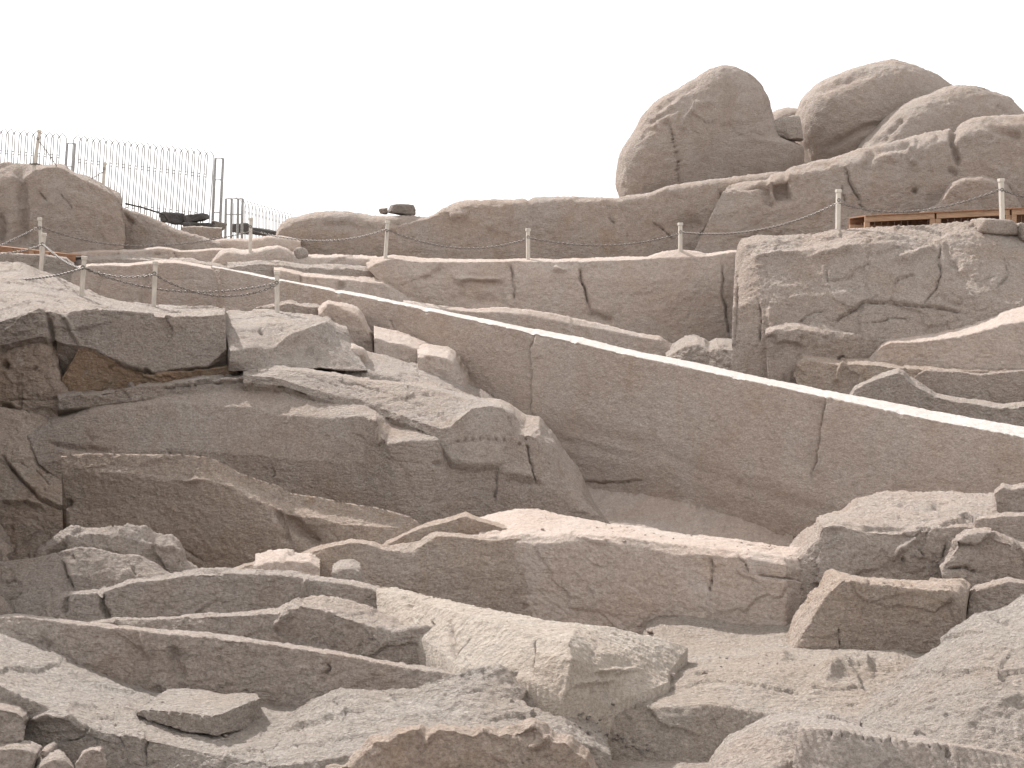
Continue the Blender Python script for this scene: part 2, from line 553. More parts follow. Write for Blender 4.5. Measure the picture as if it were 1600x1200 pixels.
# ------------------------------------------------------------------ the ground sheet under everything
def ground_sheet():
    ys = np.concatenate([np.linspace(-40, 8, 20), np.linspace(9, 60, 110), np.linspace(64, 600, 40)])
    xs = np.concatenate([np.linspace(-400, -24, 16), np.linspace(-22, 22, 120), np.linspace(24, 400, 16)])
    prof_y = [-40, 6, 12, 15, 18, 22, 26, 31, 36, 42, 46, 50, 58, 70, 600]
    prof_z = [-4.9, -4.9, -5.0, -5.05, -5.5, -6.2, -7.0, -7.2, -5.5, -3.4, -0.6, -0.2, 0.2, -0.4, -2.0]
    Xg, Yg = np.meshgrid(xs, ys)
    Zg = np.interp(Yg, prof_y, prof_z) + CAMZ
    P = np.stack([Xg, Yg, Zg], -1)
    P[..., 2] += 0.15 * fbm(P / 3.0, 4, 3)
    nv, nu = P.shape[:2]
    idx = np.arange(nv * nu).reshape(nv, nu)
    q = np.stack([idx[:-1, :-1], idx[:-1, 1:], idx[1:, 1:], idx[1:, :-1]], -1).reshape(-1, 4)
    o = link("ground", mesh_from_arrays("ground", P.reshape(-1, 3), q), ROCK)
    tag(o, "bare granite quarry ground lying under the ledges", None, None, "structure")
ground_sheet()

# ================================================================== the skyline
ledge("granite_outcrop", [
    ("-60,262 0,256 19,256 47,256 72,256 91,255 100,257 109,264 120,271 137,276 159,286 175,292 186,299 191,307", 48.4),
    ("-60,290 0,284 19,276 36,283 50,268 72,262 91,262 103,268 116,276 130,284 148,292 166,299 181,308 192,318", 47.6),
    ("-60,335 0,330 25,325 45,322 66,318 82,315 98,314 112,316 126,320 144,326 162,332 180,340 192,345", 47.0),
    ("-60,405 0,402 19,402 47,402 72,402 91,402 100,402 109,402 120,402 137,402 159,402 175,402 186,402 194,402", 46.7)],
    OUTCROP, "rounded granite outcrop at the left edge below the tall wire fence", "rock outcrop", 'weathered',
    back=(5, -1.5), soft=00, cuts=[("33,275 36,330 36,390", 7, 0.35), ("0,330 4,360 2,385", 5, 0.3), ("60,300 75,318 80,330", 2.5, 0.12), ("190,310 192,350 192,390", 4, 0.3), ("95,300 108,320 112,330", 2, 0.1)], seed=1)
ledge("granite_outcrop", [
    ("180,318 194,314 202,321 216,324 231,329 250,338 272,349 287,353 303,360 316,365 331,370 345,373", 49.2),
    ("180,330 194,327 202,333 216,336 231,342 250,350 272,360 287,365 303,370 316,374 331,378 345,382", 48.7),
    ("180,402 194,402 202,402 216,402 231,402 250,402 272,402 287,402 303,402 316,402 331,402 345,402", 48.2)],
    OUTCROP, "low sloping granite shoulder running down from the left outcrop to the dark stones", "rock outcrop", 'weathered',
    back=(4, -1.2), soft=8, cuts=[("196,330 200,345 206,352", 4, 0.2)], seed=2)
ledge("stone_block", [
    ("284,355 300,354 320,354 347,355", 51.5),
    ("284,356 300,355 320,356 347,357", 51.0),
    ("284,372 300,374 320,376 347,378", 50.9)],
    ROCK, "flat grey stone block under the leaning fence post", "stone block", 'worked', back=(1.5, 0), soft=0, seed=3)
ledge("granite_ledge", [
    ("325,376 344,371 369,369 390,370 416,367 431,366 450,368 470,372", 50.2),
    ("325,380 344,375 369,373 390,374 416,372 431,371 450,373 470,377", 49.8),
    ("325,402 344,400 369,398 390,398 416,397 431,396 450,397 470,402", 49.4)],
    PINK, "low granite step behind the post below the far fence", "rock ledge", 'weathered', back=(4, -0.3), soft=4, k=0.6, seed=4)

# the long weathered wall in the middle of the skyline
ledge("granite_wall", [
    ("430,372 432,354 440,341 455,334 480,330 510,326 540,326 570,328 600,331 625,332 650,330 668,327 680,320 695,314 710,309 730,307 765,307 800,307 820,305 850,304 870,302 900,301 920,302 940,304 968,303 985,298 1005,297 1030,290 1045,284 1080,281 1120,277 1150,271 1180,265 1215,261 1250,262", (51.5, 48.0)),
    ("428,380 430,366 438,354 455,346 480,341 510,338 540,339 570,343 600,346 625,345 650,342 668,338 680,332 695,326 710,321 730,318 765,318 800,319 820,317 850,316 870,314 900,312 920,312 940,314 968,313 985,309 1005,307 1030,300 1045,294 1080,291 1120,287 1150,283 1180,279 1215,277 1250,279", (50.8, 47.5)),
    ("428,392 430,386 438,378 455,372 480,366 510,362 540,364 570,368 600,372 625,370 650,366 668,362 680,358 695,352 710,349 730,346 765,346 800,348 820,346 850,345 870,344 900,342 920,341 940,342 968,342 985,340 1005,338 1030,334 1045,332 1080,330 1120,328 1150,326 1180,325 1215,325 1250,330", (50.4, 47.1)),
    ("428,412 430,412 438,412 455,412 480,412 510,412 540,412 570,412 600,412 625,412 650,412 668,412 680,412 695,412 710,412 730,412 765,412 800,412 820,412 850,412 870,412 900,412 920,412 940,412 968,412 985,412 1005,412 1030,412 1045,412 1080,412 1120,412 1150,412 1180,412 1215,412 1250,412", (50.0, 46.8))],
    OUTCROP, "long weathered granite wall along the middle of the skyline behind the posts", "rock wall", 'weathered', back=(6, -0.6), soft=7,
    cuts=[("600,352 640,344 690,322 720,316", 4, 0.2), ("950,322 953,340 962,350", 2.5, 0.12), ("1016,345 1040,360 1052,378", 3, 0.18), ("1122,290 1128,320 1118,342 1108,352 1090,372", 3.2, 0.3),
          ("820,300 835,330 830,350", 4, 0.12), ("770,345 765,360", 5, -0.12), ("978,360 982,385", 3, 0.12), ("700,340 735,335", 8, -0.2), ("500,350 560,352", 6, 0.15), ("1060,355 1100,350", 12, 0.25)], seed=5)
# ------------- boulders
boulder("boulder", "970,306 966,285 967,262 970,243 976,228 990,208 1000,190 1015,171 1040,151 1060,140 1085,126 1105,112 1125,106 1145,109 1165,118 1180,132 1192,150 1198,170 1203,190 1215,214 1228,232 1234,246 1230,268 1200,285 1100,312 1020,318",
        (1100, 225), 53.0, (2.3, 2.6), BOULDER, "tallest egg-shaped boulder standing alone on the skyline wall", "boulder", k=0.9, power=2.6,
        cuts=[("1050,195 1054,225 1058,245 1060,270 1062,300", 2.2, 0.22), ("1040,190 1050,200", 5, 0.15), ("1066,205 1075,180 1085,165", 4, -0.15), ("1085,162 1115,160", 5, -0.12), ("1020,178 1060,145 1095,128", 4, 0.15), ("1010,195 1035,180 1060,165", 4, 0.12)], seed=6)
boulder("boulder", "1248,212 1247,196 1250,178 1258,155 1270,140 1287,127 1310,117 1340,107 1365,102 1385,99 1405,103 1430,112 1455,124 1475,137 1510,170 1520,215 1500,255 1400,285 1300,285 1262,268 1252,240",
        (1370, 195), 56.0, (2.6, 3.0), BOULDER, "broad domed boulder at the highest point of the skyline", "boulder", k=0.9, power=2.5,
        cuts=[("1290,235 1340,205 1390,190", 5, 0.2), ("1270,150 1310,130 1370,112", 6, 0.15)], seed=7)
boulder("boulder", "1335,250 1350,225 1365,208 1380,190 1400,172 1420,160 1445,150 1460,142 1475,138 1505,138 1540,146 1565,156 1583,174 1605,200 1610,240 1590,275 1470,300 1370,290",
        (1480, 220), 53.0, (2.0, 2.6), BOULDER, "low domed boulder overlapping the broad one on the right of the skyline", "boulder", k=0.9, power=2.4,
        cuts=[("1385,210 1400,195 1410,182", 4, 0.18), ("1360,225 1395,215", 5, 0.15), ("1555,165 1575,175", 4, 0.15)], seed=8)
boulder("wedged_rock", "1200,197 1210,190 1228,185 1249,183 1253,196 1254,223 1240,221 1222,215 1205,209", (1228, 202), 52.0, (0.45, 0.6), GREY,
        "small pale angular rock wedged between the two tallest boulders", "rock", stone='rough', k=0.5, power=5, seed=9, planes=4)
boulder("boulder", "1196,192 1205,178 1220,171 1236,170 1252,174 1265,200 1262,262 1215,265 1200,230", (1232, 215), 58.5, (1.4, 1.6), BOULDER, "half-hidden grey boulder behind the wedged rock", "boulder", k=0.6, power=2.4, seed=10)
# ------------- right-hand outcrop under the boulders
ledge("granite_outcrop", [
    ("1142,284 1158,281 1185,276 1215,266 1238,262 1262,257 1300,247 1325,237 1345,228 1370,222 1400,215 1430,208 1452,200 1480,194 1492,192 1500,185 1520,178 1560,175 1600,173 1680,170", (47.6, 46.6)),
    ("1132,296 1152,291 1183,286 1213,277 1238,273 1262,270 1300,262 1325,255 1345,248 1370,243 1400,238 1430,232 1452,225 1480,222 1494,222 1502,210 1522,204 1562,200 1600,196 1680,192", (46.8, 45.6)),
    ("1112,335 1142,327 1181,322 1211,318 1238,316 1262,314 1300,306 1325,302 1345,298 1370,296 1400,293 1430,290 1452,287 1480,284 1494,282 1502,278 1522,275 1562,270 1600,268 1680,262", (45.8, 44.8)),
    ("1078,405 1120,405 1165,405 1205,405 1238,405 1262,400 1300,385 1325,375 1345,372 1370,370 1400,370 1430,370 1452,370 1480,370 1494,370 1502,370 1522,370 1562,370 1600,370 1680,370", (45.0, 44.2))],
    OUTCROP, "broad warm-brown granite outcrop beneath the domed boulders on the right", "rock outcrop", 'weathered', back=(5, -0.4), soft=7, k=1.15,
    cuts=[("1205,296 1235,290", 17, 0.75), ("1196,285 1200,315 1210,322", 6, 0.3), ("1318,255 1335,300 1345,318 1360,332", 3, 0.25), ("1314,285 1322,320", 3, 0.2), ("1430,298", 4, 0.25),
          ("1488,195 1490,230 1500,262", 4, 0.35), ("1430,215 1420,240 1430,262", 5, -0.25), ("1350,240 1390,230 1440,225", 6, 0.25), ("1150,275 1200,275 1190,290 1140,292", 4, 0.2), ("1480,265 1498,270", 5, 0.25), ("1360,235 1350,270", 6, 0.2), ("1545,200 1600,215", 6, 0.25), ("1570,290 1580,330", 5, 0.3)], seed=11)
ledge("granite_block", [
    ("1436,330 1462,320 1472,305 1480,290 1488,282 1505,275 1535,273 1558,279 1574,288 1590,310 1604,338", 45.2),
    ("1436,332 1463,324 1474,310 1483,296 1491,288 1507,281 1534,280 1556,286 1572,294 1587,316 1602,341", 44.6),
    ("1436,352 1463,352 1474,352 1483,352 1491,352 1507,352 1534,352 1556,352 1572,352 1587,352 1602,352", 44.1)],
    OUTCROP, "hump of granite just above the wooden walkway on the right", "rock", 'worked', back=(1.5, -0.2), soft=3, seed=12)

# ================================================================== the ledge with the middle posts, and the ground left of it
ledge("granite_ledge", [
    ("90,399 119,393 156,390 187,391 219,390 247,386 266,388 284,390 310,390 331,388 350,388", 47.0),
    ("88,401 119,396 156,393 187,394 219,393 247,389 266,391 284,393 310,393 331,391 350,391", 46.6),
    ("88,420 119,418 156,416 187,416 219,416 247,416 266,416 284,416 310,416 331,416 350,416", 46.3)],
    PINK, "thin pink ledge at the foot of the rounded left outcrop", "rock ledge", 'worked', back=(2.5, 0.0), soft=0, k=0.7,
    cuts=[("182,392 186,404 183,410", 3, 0.25), ("272,392 276,405", 3, 0.25), ("225,397 270,396", 2, 0.15)], seed=13)
ledge("granite_ledge", [
    ("326,412 336,399 342,392 350,388 366,388 375,391 387,390 406,388 419,385 434,383 447,387 459,395 470,399 500,399 540,398 580,401 610,402", 46.6),
    ("328,416 338,404 346,398 354,394 368,394 377,396 388,395 406,392 419,390 434,388 447,392 459,399 470,402 500,402 540,402 580,404 610,405", 46.0),
    ("328,428 338,428 346,426 354,424 368,424 377,424 388,424 406,424 419,424 434,424 447,424 459,424 470,424 500,426 540,430 580,436 610,440", 45.4)],
    PINK, "lumpy granite mound around the foot of the post nearest the far fence", "rock ledge", 'rough', back=(3, 0.0), soft=2, k=0.8, seed=14)
boulder("loose_rock", "459,399 460,391 465,387 472,387 479,391 482,399 470,402", (470, 395), 46.2, (0.25, 0.3), GREY, "small grey rock beside the lumpy mound in the middle left", "rock", stone='rough', k=0.4, power=4.0, seed=15, planes=4)
ledge("granite_ledge", [
    ("70,398 112,403 140,404 162,403 187,399 212,401 231,403 266,406 281,405 300,405 312,409 344,413 360,417", 45.6),
    ("70,402 112,406 140,407 162,406 187,403 212,405 231,407 266,409 281,408 300,409 312,412 344,416 360,420", 44.9),
    ("70,430 112,432 140,432 162,432 187,430 212,430 231,430 266,430 281,430 300,430 312,430 344,430 360,430", 44.6)],
    GREY, "flaky grey ledge just behind the narrow end of the obelisk", "rock ledge", 'rough', back=(2.0, 0.1), soft=0, k=0.8, seed=16)
ledge("granite_ledge", [
    ("-60,392 0,395 37,396 69,398 103,402 116,412", 43.5),
    ("-60,394 0,397 37,398 69,400 103,405 116,416", 43.0),
    ("-60,440 0,442 37,445 69,450 103,462 116,470", 42.7)],
    GREY, "shaded grey ledge beside the left wooden walkway", "rock ledge", 'worked', back=(2.0, -0.05), soft=0, seed=17)
ledge("trench_wall", [
    ("104,436 112,422 122,415 140,412 169,411 200,412 231,409 250,407 275,407 294,410 312,413 331,416 345,418 365,423", (43.6, 42.4)),
    ("104,440 112,428 122,420 140,416 169,415 200,416 231,413 250,411 275,411 294,414 312,417 331,420 345,422 365,427", (43.0, 41.4)),
    ("104,520 112,520 122,520 140,520 169,520 200,520 231,520 250,520 275,520 294,520 312,520 331,520 345,520 365,520", (42.6, 41.2))],
    PINK, "shaded rough wall of rock ahead of the obelisk's narrow end", "rock wall", 'worked', back=(1.6, 0.0), soft=0, k=0.7,
    cuts=[("232,413 226,440 223,475", 2.0, -0.12), ("265,440 300,435 320,440", 2, 0.08), ("160,430 150,470", 5, 0.08)], seed=18)
# stepped slabs between the obelisk and the post ledge
ledge("granite_slab", [
    ("355,414 400,408 440,410 475,413 510,414 540,412 575,415 590,426 596,440", 45.4),
    ("355,417 400,412 440,414 475,418 510,419 540,420 575,424 588,432 596,446", 44.3),
    ("355,440 400,436 440,440 475,444 510,448 540,455 575,460 588,462 596,470", 43.6)],
    GREY, "flaky grey slab above the thin bright obelisk edge at its narrow end", "rock slab", 'rough', back=(1.5, 0.1), soft=0, k=0.9, cuts=[("420,420 436,428 470,432", 2.5, 0.2), ("505,418 545,417 585,422", 2.5, 0.2)], seed=19)
ledge("granite_slab", [
    ("428,421 440,421 475,428 500,429 535,432 565,434 600,438 618,447 632,456 646,468", 43.9),
    ("428,424 440,424 472,431 500,434 535,437 562,440 598,443 615,452 629,460 644,470", 43.2),
    ("428,450 440,450 472,456 500,460 535,468 562,474 598,480 615,482 629,484 644,488", 42.6)],
    PINK, "stepped slab with a notched brink close behind the obelisk", "rock slab", 'rough', back=(1.0, 0.15), soft=0, k=0.8,
    cuts=[("533,438 534,452", 4, 0.25), ("470,430 468,440", 3, 0.2)], seed=20)
# the post ledge
ledge("granite_ledge", [
    ("572,412 583,404 600,401 614,399 640,402 668,405 700,406 740,407 780,406 830,405 870,407 905,405 945,404 985,402 1010,402 1034,394 1060,390 1090,394 1104,398 1120,395 1140,391 1154,391", (44.6, 43.0)),
    ("574,420 586,413 601,408 614,405 640,407 668,409 700,410 740,410 780,409 830,409 870,410 905,409 945,407 985,406 1010,405 1034,403 1060,403 1090,402 1104,401 1120,398 1140,394 1154,394", (44.0, 42.5)),
    ("596,442 604,438 612,434 622,432 645,430 668,430 700,432 740,436 780,436 830,436 870,434 895,432 940,436 985,438 1010,438 1034,438 1060,438 1090,438 1104,438 1120,438 1138,436 1150,436", (43.5, 42.0)),
    ("640,500 646,500 652,500 662,500 680,500 700,500 720,505 750,505 790,500 830,505 875,510 915,512 950,530 985,540 1010,545 1034,550 1060,550 1090,555 1104,555 1120,555 1138,555 1146,555", (42.8, 41.2))],
    PINK, "long straight-cut granite ledge carrying the middle three posts", "rock ledge", 'worked', back=(3.2, 0.05), soft=0,
    cuts=[("715,436 745,437 782,436", 3.5, -0.2), ("718,440 722,470", 4, 0.12), ("798,412 802,440 803,470", 3.2, 0.35), ("905,412 908,440 915,460 922,490", 3.2, 0.45), ("750,440 780,445 780,470 725,470", 8, 0.12),
          ("1128,405 1130,450 1135,500 1140,530", 2.2, 0.3), ("860,420 890,424", 4, -0.15), ("920,490 960,505", 6, 0.2), ("690,420 660,440", 5, 0.12), ("1000,403 1060,404", 2, 0.0)], seed=21)
ledge("granite_ledge", [
    ("630,470 660,474 700,479 745,482 780,480 830,484 870,490 900,497 940,506 985,517 1030,525 1052,540 1062,556", (42.3, 40.1)),
    ("630,476 660,480 700,484 745,488 780,488 830,494 870,502 900,508 940,514 985,524 1030,533 1050,550 1060,562", (42.0, 39.8)),
    ("630,520 660,530 700,540 745,550 780,555 830,560 870,570 900,576 940,590 985,600 1030,610 1050,615 1060,620", (41.6, 39.4))],
    PINK, "low dark bench in the trench between the obelisk and the post ledge", "rock ledge", 'worked', back=(0.4, -0.3), soft=0, seed=22)

# ================================================================== the great broken block on the right
ledge("granite_block", [
    ("1150,398 1154,382 1160,373 1187,367 1215,366 1270,367 1291,362 1311,357 1342,355 1394,353 1430,351 1476,349 1511,345 1531,347 1559,353 1586,363 1640,372", (38.6, 36.8)),
    ("1150,410 1155,394 1166,384 1190,378 1216,376 1250,388 1285,380 1310,374 1342,362 1388,364 1420,372 1456,376 1490,366 1520,366 1550,374 1584,388 1640,400", (38.0, 36.0)),
    ("1148,436 1154,434 1166,414 1178,399 1210,395 1250,394 1285,386 1315,384 1350,380 1392,382 1424,392 1462,400 1500,398 1526,400 1556,410 1590,424 1640,440", (37.5, 35.4)),
    ("1145,480 1154,478 1170,474 1190,470 1220,466 1255,464 1290,462 1320,462 1352,464 1394,468 1428,470 1464,472 1500,470 1530,470 1560,472 1594,476 1640,480", (36.5, 34.4)),
    ("1143,560 1154,562 1172,564 1196,566 1224,568 1258,570 1292,570 1322,572 1354,574 1396,576 1430,578 1466,578 1502,578 1532,578 1562,578 1596,578 1640,578", (35.6, 33.6))],
    ROCK, "great cracked granite block carrying two posts on the right, above the obelisk", "rock block", 'rough', back=(5.0, -0.1), soft=0, k=0.9, brink=2, steep=1, res=1.9,
    cuts=[("1472,372 1469,400 1470,425 1464,450 1452,465 1443,480", 2.6, 0.23), ("1206,517 1240,512 1262,492 1276,486 1296,482", 2.2, 0.18), ("1284,490 1300,503 1308,502 1330,484 1358,470 1394,474 1440,478 1490,484 1520,492", 2.6, 0.23),
          ("1350,504 1385,500 1430,495", 2.2, 0.14), ("1185,470 1190,500 1187,540", 3, 0.18), ("1152,440 1150,500 1148,540", 3, 0.14), ("1290,412 1292,440 1330,430 1338,410", 3, 0.11),
          ("1270,400 1300,395 1335,385", 6, -0.2), ("1395,445 1405,435 1430,430", 3, 0.14), ("1568,410 1572,430 1558,452", 2.4, 0.14), ("1400,405 1440,395 1465,385", 7, -0.2), ("1500,400 1480,425 1520,440", 8, 0.11),
          ("1175,402 1250,396", 3, -0.12), ("1468,462 1490,475 1505,470", 4, 0.11), ("1210,520 1200,480", 4, -0.15), ("1475,375 1485,400 1500,425", 6, 0.14)], seed=23)
ledge("granite_ledge", [
    ("1196,520 1210,514 1246,508 1270,510 1287,510 1305,516 1325,520 1350,521 1387,526", 35.4),
    ("1196,524 1212,518 1246,514 1268,518 1285,520 1300,526 1322,526 1350,528 1385,532", 34.9),
    ("1200,565 1218,565 1248,568 1268,570 1285,572 1300,572 1322,574 1350,574 1385,574", 34.5)],
    ROCK, "crumbly shelf of chipped granite under the long crack of the great block", "rock ledge", 'broken', back=(1.0, 0.2), soft=0, seed=24)
ledge("granite_slab", [
    ("1350,562 1360,548 1373,535 1387,528 1428,525 1463,521 1497,515 1538,504 1566,494 1600,487 1660,480", (35.5, 33.5)),
    ("1354,564 1364,554 1377,541 1390,535 1430,533 1465,530 1500,525 1540,515 1568,506 1602,500 1660,494", (34.6, 32.6)),
    ("1356,567 1366,570 1380,572 1394,573 1445,575 1470,577 1497,579 1540,580 1570,580 1602,580 1660,580", (34.3, 32.3))],
    PINK, "long thick slab with a rising brink at the right edge, dark gap below", "rock slab", 'worked', back=(1.6, 0.25), drop=(-0.6, -0.1), soft=2, seed=25)
ledge("granite_ledge", [
    ("1040,556 1050,548 1071,536 1088,533 1100,536 1108,543 1119,538 1153,540 1194,545 1222,546 1232,549 1242,566 1256,584 1262,600", (39.0, 35.0)),
    ("1040,560 1050,553 1071,541 1088,538 1100,543 1108,548 1119,543 1153,547 1194,553 1222,556 1230,560 1240,574 1254,592 1260,608", (38.4, 34.5)),
    ("1040,590 1050,592 1071,596 1088,600 1100,602 1108,605 1119,608 1153,614 1194,622 1222,628 1230,632 1240,636 1254,640 1260,644", (37.8, 34.0))],
    GREY, "rubbly grey rocks in the trench behind the middle of the obelisk", "rock ledge", 'rough', back=(1.5, 0.1), soft=0, k=0.7, seed=26)
ledge("granite_block", [
    ("1238,580 1242,564 1256,554 1284,557 1318,563 1356,563 1420,570 1500,574 1660,576", (34.9, 32.8)),
    ("1242,590 1246,572 1258,562 1284,566 1316,570 1356,568 1420,576 1500,580 1660,582", (34.3, 32.3)),
    ("1250,612 1254,612 1266,614 1288,618 1316,622 1356,626 1420,632 1500,640 1660,650", (33.7, 31.8))],
    WARM, "worn block with a bright cut corner tucked under the long slab", "rock block", 'rough', back=(1.2, 0.0), soft=0, seed=27, cuts=[("1318,566 1308,600", 4, -0.2)])
ledge("granite_slab", [
    ("1424,592 1436,580 1444,576 1497,577 1531,583 1565,579 1600,576 1660,574", (33.6, 32.4)),
    ("1424,595 1436,584 1444,580 1497,582 1531,587 1565,583 1600,580 1660,578", (33.2, 32.0)),
    ("1424,640 1436,640 1444,640 1497,645 1531,650 1565,655 1600,660 1660,670", (32.8, 31.6))],
    ROCK, "straight-faced slab at the right edge, second below the dark gap", "rock slab", 'worked', back=(0.8, 0.0), soft=0, seed=28)
ledge("granite_slab", [
    ("1326,618 1333,604 1359,591 1380,583 1404,576 1414,581 1421,590 1438,600 1462,616 1490,622 1514,626 1566,634 1600,630 1660,622", (32.6, 30.6)),
    ("1328,622 1336,608 1361,596 1382,589 1404,582 1412,587 1419,596 1436,606 1460,621 1490,628 1514,631 1566,639 1600,636 1660,628", (32.2, 30.2)),
    ("1330,650 1340,652 1364,656 1385,660 1404,664 1414,666 1421,668 1438,672 1462,676 1490,682 1514,690 1566,700 1600,706 1660,720", (31.8, 29.8))],
    GREY, "peaked slab rising just behind the obelisk near the right edge", "rock slab", 'rough', back=(0.8, -0.05), soft=0, k=0.7, seed=29)

# ================================================================== the obelisk
ledge("unfinished_obelisk", [
    ("330,415,41.75 345,417.4 560,458.5 690,484.5 830,512.5 900,526.5 1000,549 1130,576 1285,608 1330,617 1450,641 1600,667 1750,695 2100,765", (43.2, 23.27)),
    ("330,417,41.75 345,419.8 560,462.6 690,489.6 830,519.5 900,535 1000,558.5 1130,586.5 1285,619.5 1330,629.5 1450,655 1600,683 1750,714 2100,786", (41.5, 22.15)),
    ("330,468,41.6 345,473 556,545 686,600 828,662 898,684 998,708 1128,742 1282,786 1328,796 1448,826 1600,856 1750,890 2100,968", (41.3, 22.0)),
    ("330,520,41.4 345,524 553,610 683,690 826,770 896,800 996,830 1126,866 1280,905 1326,915 1446,940 1600,970 1750,1000 2100,1072", (40.9, 22.4))],
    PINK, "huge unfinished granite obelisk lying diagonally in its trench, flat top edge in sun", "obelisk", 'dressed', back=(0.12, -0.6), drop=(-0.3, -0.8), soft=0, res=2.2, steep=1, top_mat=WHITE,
    cuts=[("834,522 829,548 830,580 831,610 830,665", 3.2, 0.5), ("844,535 838,560", 3, -0.03), ("1290,621 1287,640 1284,670 1278,700 1272,730 1267,750", 3.2, 0.45), ("608,498 614,520 620,532", 1.8, 0.12),
          ("1188,714 1192,735", 1.8, 0.08), ("1083,668 1087,676", 1.5, 0.06), ("898,534 902,540", 2, 0.12), ("848,664 930,680 1010,700 1080,730 1180,765 1260,790 1330,815", 14, 0.05), ("850,680 940,705 1020,720", 9, 0.04), ("960,812 1010,800 1060,820 1120,815", 9, -0.12),
          ("893,752 940,755 1010,750", 2.0, 0.12), ("905,775 980,790 1080,800 1160,830", 10, -0.06),
          ("1152,592.9", 4.7, 0.038), ("1289,622.7", 1.9, 0.025), ("1528,671.1", 5.1, 0.015), ("971,552.0", 3.8, 0.028), ("435,437.9", 2.8, 0.038), ("1320,627.2", 4.7, 0.016), ("1146,589.7", 1.8, 0.036), ("666,484.8", 5.4, 0.036), ("760,506.9", 3.8, 0.031), ("661,485.8", 4.4, 0.039), ("1470,659.2", 3.1, 0.017), ("591,468.8", 2.9, 0.029), ("424,437.1", 3.1, 0.021), ("1382,641.4", 3.0, 0.026), ("1248,611.3", 5.4, 0.013), ("1301,625.1", 1.9, 0.034), ("850,525.2", 1.8, 0.013), ("633,480.0", 2.5, 0.033), ("1512,669.0", 3.1, 0.022), ("1037,568.2", 2.2, 0.033), ("1357,637.3", 1.9, 0.038), ("527,456.6", 4.1, 0.038), ("819,519.5", 3.8, 0.021), ("792,511.5", 2.1, 0.016), ("1230,610.2", 2.4, 0.013), ("1579,680.2", 3.3, 0.019), ("1118,585.9", 3.5, 0.024), ("485,450.0", 1.9, 0.026), ("1405,645.4", 4.5, 0.038), ("1161,594.9", 2.2, 0.024), ("595,472.0", 2.9, 0.025), ("1594,684.0", 5.4, 0.025), ("994,558.7", 3.6, 0.020), ("894,533.7", 3.2, 0.040), ("1548,674.6", 3.6, 0.022), ("525,455.9", 4.7, 0.036), ("845,524.6", 4.7, 0.032), ("1200,603.2", 3.1, 0.032), ("750,503.4", 4.6, 0.031), ("765,508.0", 4.2, 0.028), ("434,438.6", 2.7, 0.031), ("964,552.0", 4.2, 0.034), ("829,520.7", 4.5, 0.035), ("831,521.8", 5.0, 0.031), ("1567,679.2", 3.7, 0.027), ("615,476.1", 5.3, 0.025), ("1291,735.7", 2.1, 0.014), ("1377,737.1", 2.1, 0.017), ("1225,728.6", 2.0, 0.021), ("647,525.6", 1.8, 0.020), ("832,630.8", 2.0, 0.012), ("1077,628.5", 1.5, 0.014), ("928,589.2", 1.6, 0.012), ("1071,646.4", 2.0, 0.019), ("851,662.0", 1.4, 0.017), ("890,609.1", 1.5, 0.022), ("983,583.9", 2.0, 0.013), ("1149,657.9", 2.0, 0.024), ("1414,724.7", 2.2, 0.020), ("978,596.2", 2.0, 0.019), ("1548,819.4", 2.0, 0.016), ("1487,687.0", 1.5, 0.019), ("1217,647.5", 2.0, 0.023), ("985,633.8", 1.6, 0.016), ("1563,748.6", 2.4, 0.023), ("1198,658.4", 2.4, 0.018), ("1023,628.4", 2.4, 0.018), ("898,619.1", 1.5, 0.020), ("1050,630.9", 2.2, 0.022), ("633,569.3", 1.7, 0.023), ("1378,695.5", 1.7, 0.014), ("1579,740.8", 2.0, 0.018)], seed=30)
# the foot of the trench in front of the obelisk
ledge("trench_floor", [
    ("860,740 900,752 950,760 1010,766 1080,784 1160,808 1230,835 1290,860", (33.0, 28.2)),
    ("860,760 900,770 950,782 1010,788 1080,806 1160,830 1230,850 1290,880", (32.4, 27.7)),
    ("860,800 900,812 950,822 1010,832 1080,846 1160,862 1230,880 1290,900", (31.2, 26.8)),
    ("860,860 900,862 950,870 1010,872 1080,876 1160,882 1230,890 1290,920", (30.4, 26.2))],
    PINK, None, None, 'worked', back=(3.0, 0.3), soft=4, k=1.6, kind="structure", seed=31, steep=1)

# ================================================================== the left-hand mass with the front posts
ledge("granite_ledge", [
    ("400,480 419,476 438,471 454,469 468,473 495,475 506,480", 36.6),
    ("400,483 419,479 438,475 454,473 468,478 495,479 506,484", 36.0),
    ("400,530 419,530 438,530 454,530 468,530 495,530 506,530", 35.6)],
    ROCK, "small bright-topped ledge behind the post on the sunlit block", "rock ledge", 'rough', back=(1.2, -0.1), soft=0, k=0.8, seed=40)
ledge("granite_block", [
    ("496,482 503,474 511,468 527,470 549,474 561,480 569,492 575,508 584,524 588,545 600,575", 35.8),
    ("498,490 505,482 514,475 528,480 548,488 560,494 566,500 573,516 581,532 586,552 598,580", 35.0),
    ("500,580 506,582 514,585 528,590 548,594 560,597 566,600 573,602 581,604 586,606 598,610", 34.4)],
    PINK, "rounded shoulder of granite between the sunlit block and the obelisk", "rock block", 'rough', back=(1.5, -0.2), soft=1, k=0.7, seed=41)
ledge("granite_ledge", [
    ("584,523 603,527 634,533 655,539 670,545 690,562", 34.6),
    ("585,529 605,535 634,541 654,547 667,553 685,569", 34.0),
    ("586,596 606,598 634,604 654,608 668,612 692,622", 33.4)],
    PINK, "upper of the two bright-topped steps against the obelisk's side", "rock ledge", 'rough', back=(1.2, 0.15), soft=0, k=0.7, seed=42)
